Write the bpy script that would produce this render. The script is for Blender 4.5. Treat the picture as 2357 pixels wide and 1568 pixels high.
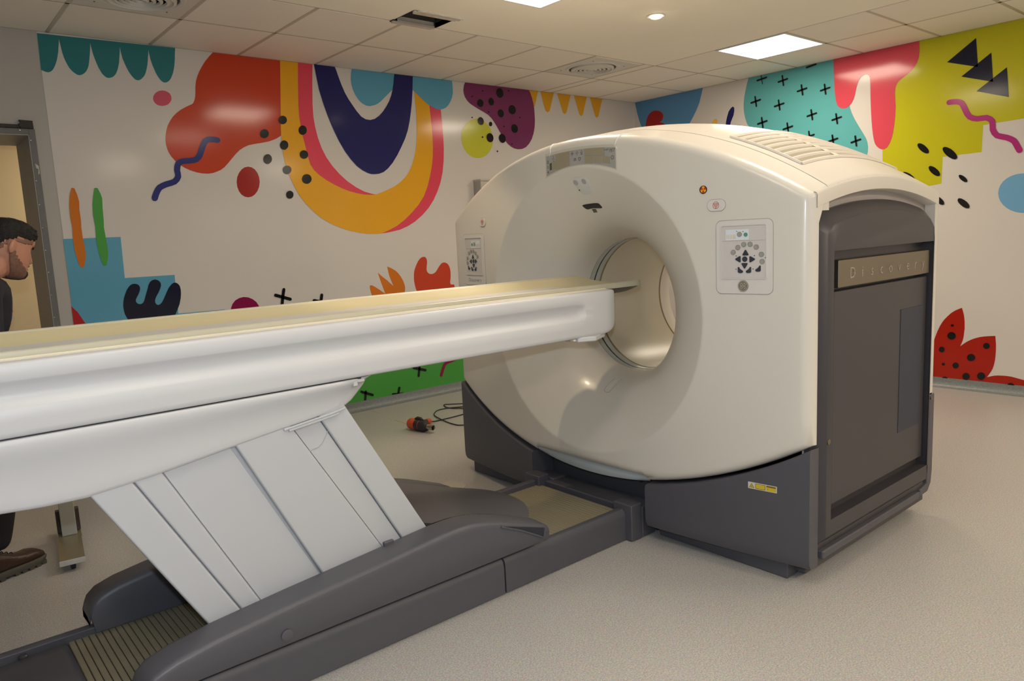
import bpy, bmesh, math, random
from mathutils import Vector, Matrix
random.seed(7)
SC = bpy.context.scene
COL = SC.collection
PI = math.pi
for _o in list(bpy.data.objects):
    bpy.data.objects.remove(_o, do_unlink=True)

# ------------------------------------------------------------------ camera
cam_data = bpy.data.cameras.new('camera')
cam = bpy.data.objects.new('camera', cam_data)
COL.objects.link(cam)
yaw, pitch, roll = 0.69695, 0.13985, -0.04726
fw = Vector((math.sin(yaw)*math.cos(pitch), math.cos(yaw)*math.cos(pitch), -math.sin(pitch)))
rt = Vector((math.cos(yaw), -math.sin(yaw), 0))
up = rt.cross(fw)
rt2 = math.cos(roll)*rt + math.sin(roll)*up
up2 = -math.sin(roll)*rt + math.cos(roll)*up
cam.matrix_world = Matrix(((rt2.x, up2.x, -fw.x, 0), (rt2.y, up2.y, -fw.y, 0), (rt2.z, up2.z, -fw.z, 1.4), (0, 0, 0, 1)))
cam_data.sensor_width = 36
cam_data.lens = 36*1704.94/2357
cam_data.clip_start = 0.02
SC.camera = cam

# ------------------------------------------------------------------ world, exposure, main lights
w = bpy.data.worlds.new('world'); SC.world = w; w.use_nodes = True
w.node_tree.nodes['Background'].inputs[0].default_value = (0.9, 0.95, 1, 1)
w.node_tree.nodes['Background'].inputs[1].default_value = 0.02
SC.view_settings.view_transform = 'Standard'
SC.view_settings.look = 'None'
SC.view_settings.gamma = 1
SC.view_settings.use_curve_mapping = False
SC.view_settings.exposure = -0.12

WARM = (1.0, 0.83, 0.62)
PANEL_W = 20.0
SPOT_W = 14.0
FLASH_W = 84.0

def area(name, loc, size, power, color, rot=(0, 0, 0), spread=PI):
    d = bpy.data.lights.new(name, 'AREA'); d.energy = power; d.color = color; d.size = size; d.shape = 'SQUARE'
    d.spread = spread
    o = bpy.data.objects.new(name, d); COL.objects.link(o); o.location = loc; o.rotation_euler = rot
    return o
PANELS = [(3.02, 3.24), (5.61, 3.33), (3.02, 1.44), (0.84, 1.44), (3.02, -1.8), (0.84, -1.8), (5.61, -1.8)]  # last panel is unseen, added to brighten the right floor
PW = [1.0, 1.3, 0.42, 0.25, 2.1, 1.9, 2.2]
for i, (px, py) in enumerate(PANELS):
    area('panel_light', (px, py, 2.783), 0.56, PANEL_W*PW[i], WARM)
DOWN = [(4.11, 3.27), (1.93, 3.25), (4.11, 0.55), (1.93, 0.55)]
for i, (px, py) in enumerate(DOWN):
    d = bpy.data.lights.new('downlight_lamp', 'SPOT'); d.energy = SPOT_W*(3.4 if i == 1 else 1.0); d.color = (1, 0.78, 0.5)
    d.spot_size = math.radians(64 if i == 1 else 54); d.spot_blend = 0.35 if i == 1 else 0.8; d.shadow_soft_size = 0.03
    o = bpy.data.objects.new('downlight_lamp', d); COL.objects.link(o); o.location = (px, py, 2.775)
# the flash that was mounted on top of the photographer's camera
d = bpy.data.lights.new('camera_flash', 'POINT'); d.energy = FLASH_W; d.color = (0.72, 0.85, 1.0); d.shadow_soft_size = 0.025
o = bpy.data.objects.new('camera_flash', d); COL.objects.link(o); o.location = (0.0, 0.0, 1.54)
# unseen lamp added beyond the door to brighten the corridor wall
area('corridor_fill', (1.9, 6.75, 2.5), 0.5, 19.0, (1, 0.82, 0.56))

# ------------------------------------------------------------------ materials
def nd(t, typ, **k):
    n = t.nodes.new(typ)
    for a, b in k.items(): setattr(n, a, b)
    return n
MATS = {}
def mat(name, color, rough=0.5, metal=0.0, var=0.04, scale=6.0, bump=0.0, bscale=60.0, coat=0.0, emit=None, estr=0.0, spec=0.5):
    if name in MATS: return MATS[name]
    m = bpy.data.materials.new(name); m.use_nodes = True
    t = m.node_tree; b = t.nodes['Principled BSDF']
    tc = nd(t, 'ShaderNodeTexCoord')
    nz = nd(t, 'ShaderNodeTexNoise'); nz.inputs['Scale'].default_value = scale; nz.inputs['Detail'].default_value = 3
    t.links.new(tc.outputs['Object'], nz.inputs['Vector'])
    mx = nd(t, 'ShaderNodeMix'); mx.data_type = 'RGBA'
    c = color
    mx.inputs[6].default_value = (c[0]*(1-var), c[1]*(1-var), c[2]*(1-var), 1)
    mx.inputs[7].default_value = (min(1, c[0]*(1+var)), min(1, c[1]*(1+var)), min(1, c[2]*(1+var)), 1)
    t.links.new(nz.outputs['Fac'], mx.inputs[0]); t.links.new(mx.outputs[2], b.inputs['Base Color'])
    b.inputs['Roughness'].default_value = rough; b.inputs['Metallic'].default_value = metal
    b.inputs['Specular IOR Level'].default_value = spec
    b.inputs['Coat Weight'].default_value = coat; b.inputs['Coat Roughness'].default_value = 0.12
    if bump > 0:
        n2 = nd(t, 'ShaderNodeTexNoise'); n2.inputs['Scale'].default_value = bscale; n2.inputs['Detail'].default_value = 2
        t.links.new(tc.outputs['Object'], n2.inputs['Vector'])
        bp = nd(t, 'ShaderNodeBump'); bp.inputs['Strength'].default_value = bump; bp.inputs['Distance'].default_value = 0.01
        t.links.new(n2.outputs['Fac'], bp.inputs['Height']); t.links.new(bp.outputs['Normal'], b.inputs['Normal'])
    if emit:
        b.inputs['Emission Color'].default_value = (*emit, 1); b.inputs['Emission Strength'].default_value = estr
    MATS[name] = m
    return m

cream = mat('cream_plastic', (0.70, 0.66, 0.59), 0.30, coat=0.15, var=0.01)
creamd = mat('cream_recess', (0.58, 0.54, 0.45), 0.45, var=0.02)
white = mat('white_plastic', (0.58, 0.58, 0.59), 0.40, var=0.01)
white2 = mat('white_panel_plastic', (0.49, 0.50, 0.52), 0.45, var=0.01)
greyp = mat('grey_white_plastic', (0.48, 0.53, 0.56), 0.4, var=0.02)
dark = mat('charcoal_plastic', (0.082, 0.081, 0.095), 0.42, var=0.05, scale=30, bump=0.05, bscale=900)
dark2 = mat('charcoal_side_panel', (0.045, 0.042, 0.048), 0.38, var=0.05)
blackm = mat('black_gap', (0.012, 0.012, 0.014), 0.6)
blk = mat('black_gloss', (0.015, 0.015, 0.017), 0.25)
steel = mat('brushed_steel', (0.26, 0.225, 0.17), 0.38, metal=1.0, var=0.05, scale=3)
alu = mat('aluminium_profile', (0.62, 0.59, 0.53), 0.45, metal=0.4, var=0.1, scale=20)
goldm = mat('brass_ring', (0.26, 0.20, 0.11), 0.35, metal=0.5)
couchm = mat('couch_top_coating', (0.60, 0.53, 0.33), 0.30, var=0.03, scale=2, coat=0.1)
couchr = mat('couch_rim', (0.52, 0.49, 0.37), 0.38, var=0.03)
ivory = mat('ivory_strip', (0.72, 0.66, 0.52), 0.35)
slatm = mat('slat_beige', (0.27, 0.235, 0.155), 0.35, var=0.05)
ceilm = mat('ceiling_plaster', (0.95, 0.90, 0.78), 0.75, var=0.02, scale=2)
tilem = mat('ceiling_tile_white', (0.90, 0.84, 0.75), 0.7, var=0.03, scale=3, bump=0.03, bscale=300)
railm = mat('ceiling_rail', (0.56, 0.50, 0.42), 0.5, var=0.03)
wallm = mat('wall_paint', (0.44, 0.42, 0.39), 0.6, var=0.03, scale=1.5)
corrm = mat('corridor_paint', (0.86, 0.74, 0.52), 0.6, var=0.02)
frameg = mat('door_frame_steel', (0.13, 0.13, 0.125), 0.45, var=0.25, scale=9)
linem = mat('door_lining_steel', (0.36, 0.35, 0.34), 0.5, var=0.12, scale=5)
rust = mat('rough_black_steel', (0.035, 0.03, 0.027), 0.7, var=0.3, scale=40)
rivm = mat('rivet', (0.8, 0.8, 0.82), 0.2, metal=1.0)

# vinyl floor with chips
def floor_mat(name, base, hi, lo, rough):
    m = bpy.data.materials.new(name); m.use_nodes = True
    t = m.node_tree; b = t.nodes['Principled BSDF']
    tc = nd(t, 'ShaderNodeTexCoord')
    n1 = nd(t, 'ShaderNodeTexNoise'); n1.inputs['Scale'].default_value = 190; n1.inputs['Detail'].default_value = 3
    n2 = nd(t, 'ShaderNodeTexVoronoi'); n2.inputs['Scale'].default_value = 150
    n3 = nd(t, 'ShaderNodeTexNoise'); n3.inputs['Scale'].default_value = 0.8
    for n in (n1, n2, n3): t.links.new(tc.outputs['Object'], n.inputs['Vector'])
    r1 = nd(t, 'ShaderNodeValToRGB')
    r1.color_ramp.elements[0].position = 0.35; r1.color_ramp.elements[0].color = (*lo, 1)
    r1.color_ramp.elements[1].position = 0.65; r1.color_ramp.elements[1].color = (*hi, 1)
    e = r1.color_ramp.elements.new(0.5); e.color = (*base, 1)
    t.links.new(n1.outputs['Fac'], r1.inputs[0])
    mx = nd(t, 'ShaderNodeMix'); mx.data_type = 'RGBA'; mx.inputs[0].default_value = 0.07
    t.links.new(r1.outputs[0], mx.inputs[6]); t.links.new(n2.outputs['Color'], mx.inputs[7])
    mu = nd(t, 'ShaderNodeMix'); mu.data_type = 'RGBA'; mu.blend_type = 'MULTIPLY'; mu.inputs[0].default_value = 0.12
    t.links.new(mx.outputs[2], mu.inputs[6]); t.links.new(n3.outputs['Fac'], mu.inputs[7])
    t.links.new(mu.outputs[2], b.inputs['Base Color'])
    b.inputs['Roughness'].default_value = rough
    bp = nd(t, 'ShaderNodeBump'); bp.inputs['Strength'].default_value = 0.08; bp.inputs['Distance'].default_value = 0.002
    t.links.new(n1.outputs['Fac'], bp.inputs['Height']); t.links.new(bp.outputs['Normal'], b.inputs['Normal'])
    return m
floorm = floor_mat('vinyl_floor', (0.455, 0.435, 0.41), (0.575, 0.55, 0.52), (0.35, 0.335, 0.315), 0.34)
basem = floor_mat('vinyl_skirting', (0.19, 0.215, 0.22), (0.24, 0.265, 0.27), (0.15, 0.175, 0.18), 0.4)

# ------------------------------------------------------------------ helpers
def origin(o):
    while o.parent: o = o.parent
    return o.location.copy()
def mk(name, vs, fs, m, parent=None, smooth=35, kind=None, label=None, bevel=0.0, bseg=2):
    me = bpy.data.meshes.new(name)
    og = origin(parent) if parent else Vector((0, 0, 0))
    me.from_pydata([tuple(Vector(v)-og) for v in vs], [], fs)
    me.materials.append(m)
    bm = bmesh.new(); bm.from_mesh(me); bmesh.ops.recalc_face_normals(bm, faces=bm.faces); bm.to_mesh(me); bm.free()
    if smooth:
        me.shade_smooth(); me.set_sharp_from_angle(angle=math.radians(smooth))
    me.update()
    o = bpy.data.objects.new(name, me); COL.objects.link(o)
    if parent: o.parent = parent
    if kind: o['kind'] = kind
    if label: o['label'] = label
    if bevel:
        b = o.modifiers.new('bevel', 'BEVEL'); b.width = bevel; b.segments = bseg; b.limit_method = 'ANGLE'; b.angle_limit = math.radians(40)
        b.harden_normals = True
    return o
def empty(name, loc, label, cat, group=None):
    o = bpy.data.objects.new(name, None); COL.objects.link(o); o.location = loc; o.empty_display_size = 0.1
    o['label'] = label; o['category'] = cat
    if group: o['group'] = group
    return o
def tag(o, label, cat, group=None):
    o['label'] = label; o['category'] = cat
    if group: o['group'] = group
    return o
def boxv(x0, x1, y0, y1, z0, z1):
    v = [(x0, y0, z0), (x1, y0, z0), (x1, y1, z0), (x0, y1, z0), (x0, y0, z1), (x1, y0, z1), (x1, y1, z1), (x0, y1, z1)]
    f = [(0, 3, 2, 1), (4, 5, 6, 7), (0, 1, 5, 4), (1, 2, 6, 5), (2, 3, 7, 6), (3, 0, 4, 7)]
    return v, f
def box(name, b, m, parent=None, bevel=0.0, **k):
    v, f = boxv(*b)
    return mk(name, v, f, m, parent, bevel=bevel, **k)
def merge(parts):
    V, F = [], []
    for v, f in parts:
        n = len(V); V += list(v); F += [tuple(i+n for i in q) for q in f]
    return V, F
def prismv(poly, ax, a, b):
    # poly in the plane perpendicular to ax (0:yz, 1:xz, 2:xy)
    def pt(p, t):
        return (t, p[0], p[1]) if ax == 0 else (p[0], t, p[1]) if ax == 1 else (p[0], p[1], t)
    n = len(poly)
    v = [pt(p, a) for p in poly]+[pt(p, b) for p in poly]
    f = [tuple(range(n)), tuple(range(2*n-1, n-1, -1))]+[(i, (i+1) % n, n+(i+1) % n, n+i) for i in range(n)]
    return v, f
def prism(name, poly, ax, a, b, m, parent=None, bevel=0.0, **k):
    v, f = prismv(poly, ax, a, b)
    return mk(name, v, f, m, parent, bevel=bevel, **k)
def loftv(rings, closed=True, cap0=True, cap1=True):
    n = len(rings[0]); V = [p for r in rings for p in r]; F = []
    for i in range(len(rings)-1):
        for j in range(n if closed else n-1):
            k = (j+1) % n
            F.append((i*n+j, i*n+k, (i+1)*n+k, (i+1)*n+j))
    if cap0: F.append(tuple(range(n)))
    if cap1: F.append(tuple(range((len(rings)-1)*n, len(rings)*n)))
    return V, F
def circ(c, r, ax, n=24, r2=None, rot=0):
    r2 = r if r2 is None else r2; out = []
    for i in range(n):
        a = 2*PI*i/n+rot; u, v = r*math.cos(a), r2*math.sin(a)
        out.append((c[0], c[1]+u, c[2]+v) if ax == 0 else (c[0]+u, c[1], c[2]+v) if ax == 1 else (c[0]+u, c[1]+v, c[2]))
    return out
def lathev(c, prof, ax=2, n=24):
    rings = []
    for r, h in prof:
        cc = list(c); cc[ax] += h
        rings.append(circ(cc, r, ax, n))
    return loftv(rings)
def tubev(pts, r, n=8, caps=True):
    pts = [Vector(p) for p in pts]; rings = []
    u = None
    for i, p in enumerate(pts):
        t = (pts[min(i+1, len(pts)-1)]-pts[max(i-1, 0)]).normalized()
        if u is None:
            u = t.orthogonal().normalized()
        u = (u-t*u.dot(t)).normalized(); v = t.cross(u)
        rr = r[i] if isinstance(r, (list, tuple)) else r
        rings.append([tuple(p+rr*(math.cos(2*PI*k/n)*u+math.sin(2*PI*k/n)*v)) for k in range(n)])
    return loftv(rings, True, caps, caps)
def catmull(P, n=5, closed=False):
    P = [Vector(p) for p in P]; N = len(P); out = []
    for i in range(N if closed else N-1):
        if closed: a, b, c, d = P[i-1], P[i], P[(i+1) % N], P[(i+2) % N]
        else: a, b, c, d = P[max(i-1, 0)], P[i], P[i+1], P[min(i+2, N-1)]
        for k in range(n):
            t = k/n
            out.append(.5*((2*b)+(c-a)*t+(2*a-5*b+4*c-d)*t*t+(-a+3*b-3*c+d)*t**3))
    if not closed: out.append(P[-1])
    return out
def textv(txt, size, depth=0.0, spacing=1.0, shear=0.0):
    cu = bpy.data.curves.new('t', 'FONT'); cu.body = txt; cu.size = size; cu.extrude = depth; cu.align_x = 'CENTER'; cu.align_y = 'CENTER'
    cu.space_character = spacing; cu.shear = shear; cu.resolution_u = 3
    o = bpy.data.objects.new('t', cu); COL.objects.link(o)
    dg = bpy.context.evaluated_depsgraph_get()
    me = bpy.data.meshes.new_from_object(o.evaluated_get(dg))
    v = [tuple(x.co) for x in me.vertices]; f = [tuple(p.vertices) for p in me.polygons]
    bpy.data.objects.remove(o, do_unlink=True); bpy.data.curves.remove(cu); bpy.data.meshes.remove(me)
    return v, f
def lerp(a, b, t): return a+(b-a)*t
def interp(tab, x):
    if x <= tab[0][0]: return tab[0][1]
    for (a, b), (c, d) in zip(tab, tab[1:]):
        if x <= c: return lerp(b, d, (x-a)/(c-a))
    return tab[-1][1]

# ------------------------------------------------------------------ room
XR, YB, HC = 6.567, 5.546, 2.797
XL, YF = -3.4, -3.2
fl = box('floor', (XL-.1, XR+.1, YF-.1, YB+1.9, -0.1, 0.0), floorm, smooth=0); fl['kind'] = 'structure'
# plastered middle of the ceiling, with the service opening
PX, PY = 5.30, 4.24
HX0, HX1, HY0 = 2.68, 3.01, 3.98
cv, cf = merge([boxv(XL, HX0, YF, PY, HC, HC+.03), boxv(HX1, PX, YF, PY, HC, HC+.03), boxv(HX0, HX1, YF, HY0, HC, HC+.03)])
ceil_o = mk('ceiling', cv, cf, ceilm, smooth=0); ceil_o['kind'] = 'structure'
box('upper_slab', (XL-.1, XR+.1, YF-.1, YB+.1, 3.05, 3.15), rust, ceil_o, smooth=0)
xk = [-3.4]+[round(.97+.6*k, 3) for k in range(-7, 8)]+[5.30, 5.93, XR]
ys_back = [4.24, 4.87, YB]
ys_r = [YF]+[round(4.24-.61-.6*k, 3) for k in range(11, -1, -1)]+[4.24]
tile_mesh = {}
def tile(x0, x1, y0, y1, m=tilem, name='ceiling_tile'):
    k = (round(x1-x0, 3), round(y1-y0, 3), m.name)
    if k not in tile_mesh:
        g = .009; w, h = x1-x0, y1-y0
        v, f = [], []
        r0 = [(g, g), (w-g, g), (w-g, h-g), (g, h-g)]
        e = g+.006
        r1 = [(e, e), (w-e, e), (w-e, h-e), (e, h-e)]
        v, f = loftv([[(a, b, .016) for a, b in r0], [(a, b, .003) for a, b in r0], [(a, b, -.001) for a, b in r1]])
        me = bpy.data.meshes.new(name); me.from_pydata(v, [], f); me.materials.append(m)
        bm = bmesh.new(); bm.from_mesh(me); bmesh.ops.recalc_face_normals(bm, faces=bm.faces); bm.to_mesh(me); bm.free()
        tile_mesh[k] = me
    o = bpy.data.objects.new(name, tile_mesh[k]); COL.objects.link(o); o.parent = ceil_o; o.location = (x0, y0, HC)
    return o
LT = (5.30, 5.93, 3.03, 3.63)   # light set in the tile grid
for i in range(len(xk)-1):
    for j in range(2):
        tile(xk[i], xk[i+1], ys_back[j], ys_back[j+1])
for j in range(len(ys_r)-1):
    for i in range(len(xk)-3, len(xk)-1):
        if i == len(xk)-3 and abs(ys_r[j]-3.03) < .02: continue
        tile(xk[i], xk[i+1], ys_r[j], ys_r[j+1])
def crail(x0, x1, y0, y1):
    box('grid_rail', (x0, x1, y0, y1, HC-.0005, HC+.02), railm, ceil_o, smooth=0)
for x in xk[1:-3]: crail(x-.011, x+.011, PY, YB)
crail(5.93-.011, 5.93+.011, YF, YB)
crail(5.30-.006, 5.30+.006, YF, YB)
for y in ys_r[1:-1]: crail(5.30, XR, y-.011, y+.011)
crail(XL, XR, 4.87-.008, 4.87+.008); crail(XL, HX0, PY-.006, PY+.006); crail(HX1, XR, PY-.006, PY+.006)
crail(XL, XR, YB-.014, YB); crail(XR-.014, XR, YF, YB)

# walls
DX0, DX1, DZ = -0.45, 0.80, 2.165
wv, wf = merge([boxv(XL-.1, DX0, YB, YB+.52, 0, 2.85), boxv(DX1, XR+.1, YB, YB+.52, 0, 2.85), boxv(DX0, DX1, YB, YB+.52, DZ, 2.85)])
wall_back = mk('wall_back', wv, wf, wallm, smooth=0); wall_back['kind'] = 'structure'
wall_right = box('wall_right', (XR, XR+.1, YF-.1, YB, 0, 2.85), wallm, smooth=0); wall_right['kind'] = 'structure'
for nm, b in (('wall_left', (XL-.1, XL, YF-.1, YB, 0, 2.85)), ('wall_front', (XL, XR, YF-.1, YF, 0, 2.85))):
    o = box(nm, b, wallm, smooth=0); o['kind'] = 'structure'
o = box('wall_corridor', (-3.0, 3.0, 7.35, 7.45, 0, 2.85), corrm, smooth=0); o['kind'] = 'structure'
mk('corridor_end_wall', *merge([boxv(-3.0, -2.9, 6.1, 7.35, 0, 2.85), boxv(2.9, 3.0, 6.1, 7.35, 0, 2.85), boxv(-3, 3, 6.07, 7.45, 2.85, 2.9)]), corrm, parent=o, smooth=0)

# coved skirting
def skirt(name, horiz, a0, a1, at):
    prof = [(0.0, 0.078), (0.004, 0.078), (0.005, 0.05), (0.009, 0.03), (0.018, 0.014), (0.032, 0.005), (0.05, 0.0015), (0.05, 0.0), (0.0, 0.0)]
    if horiz: rings = [[(a, at-d, z) for d, z in prof] for a in (a0, a1)]
    else: rings = [[(at-d, a, z) for d, z in prof] for a in (a0, a1)]
    v, f = loftv(rings)
    o = mk(name, v, f, basem); o['kind'] = 'structure'
skirt('baseboard_back', True, .86, XR, YB)
skirt('baseboard_right', False, YF, YB, XR)

# door 1: steel lined opening
door = empty('door_1', (0.2, YB, 0), 'open doorway lined with grey steel at the left end of the mural wall', 'door')
del door['category']; door['kind'] = 'structure'
cs = merge([boxv(DX1, DX1+.035, YB-.012, YB, 0, DZ+.035), boxv(DX0-.035, DX0, YB-.012, YB, 0, DZ+.035), boxv(DX0, DX1, YB-.012, YB, DZ, DZ+.035)])
mk('door_casing', *cs, frameg, door, bevel=.002)
mk('door_lining', *merge([boxv(DX1-.004, DX1, YB-.01, YB+.53, 0, DZ), boxv(DX0, DX0+.004, YB-.01, YB+.53, 0, DZ), boxv(DX0, DX1, YB-.01, YB+.53, DZ-.004, DZ)]), linem, door, smooth=0)
box('head_bar', (DX0-.03, .757, YB-.02, YB, DZ+.037, DZ+.058), rust, door, bevel=.002)
prism('bar_end_block', [(.76, DZ+.037), (.828, DZ+.037), (.826, DZ+.083), (.755, DZ+.085), (.762, DZ+.07), (.75, DZ+.062)], 1, YB-.028, YB, rust, door)
prism('paint_chip', [(.812, 1.99), (.83, 1.975), (.83, 1.93), (.822, 1.92), (.826, 1.955), (.815, 1.962)], 1, YB-.0135, YB-.012, mat('bare_patch', (.5, .47, .4), .5), door, smooth=0)
for z in (2.13, 1.884, 1.735, 1.59, 1.45, 1.31, 1.165, 1.02, .86, .7, .54, .38, .22):
    v, f = lathev((.806, 0, 0), [(.0055, 0), (.0045, -.003), (.002, -.005)], ax=1, n=8)
    mk('rivet', [(a, b+YB-.012, c+z) for a, b, c in v], f, rivm, door)
mk('lining_edge_rivet', *lathev((.755, YB-.012, 2.19), [(.005, 0), (.004, -.003), (.002, -.004)], ax=1, n=8), rivm, door)

# ------------------------------------------------------------------ mural on glossy vinyl
MC = dict(teal=(.035, .20, .22), pink=(.62, .10, .16), vermilion=(.55, .055, .02), navy2=(.022, .034, .19), darkred=(.36, .02, .018), black=(.012, .012, .012),
    orange2=(.62, .17, .012), green=(.07, .34, .06), sky=(.11, .36, .53), ink=(.011, .013, .034), darkred2=(.42, .015, .02), plum=(.24, .012, .07), yellow=(.80, .40, .02),
    pink2=(.74, .07, .12), navy=(.018, .02, .125), purple=(.20, .035, .12), lime=(.56, .58, .05), orange3=(.72, .36, .02), blue=(.10, .27, .50), yellow2=(.82, .48, .08),
    aqua=(.11, .40, .42), coral=(.66, .075, .11), lime2=(.52, .50, .018), magenta=(.42, .035, .20), sky2=(.17, .40, .64), red=(.38, .018, .009))
def vinyl(name, c):
    return mat('vinyl_'+name, c, .13, var=.015, scale=2, bump=.02, bscale=4, spec=.24)
vin_white = vinyl('white', (.66, .63, .60))

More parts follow.
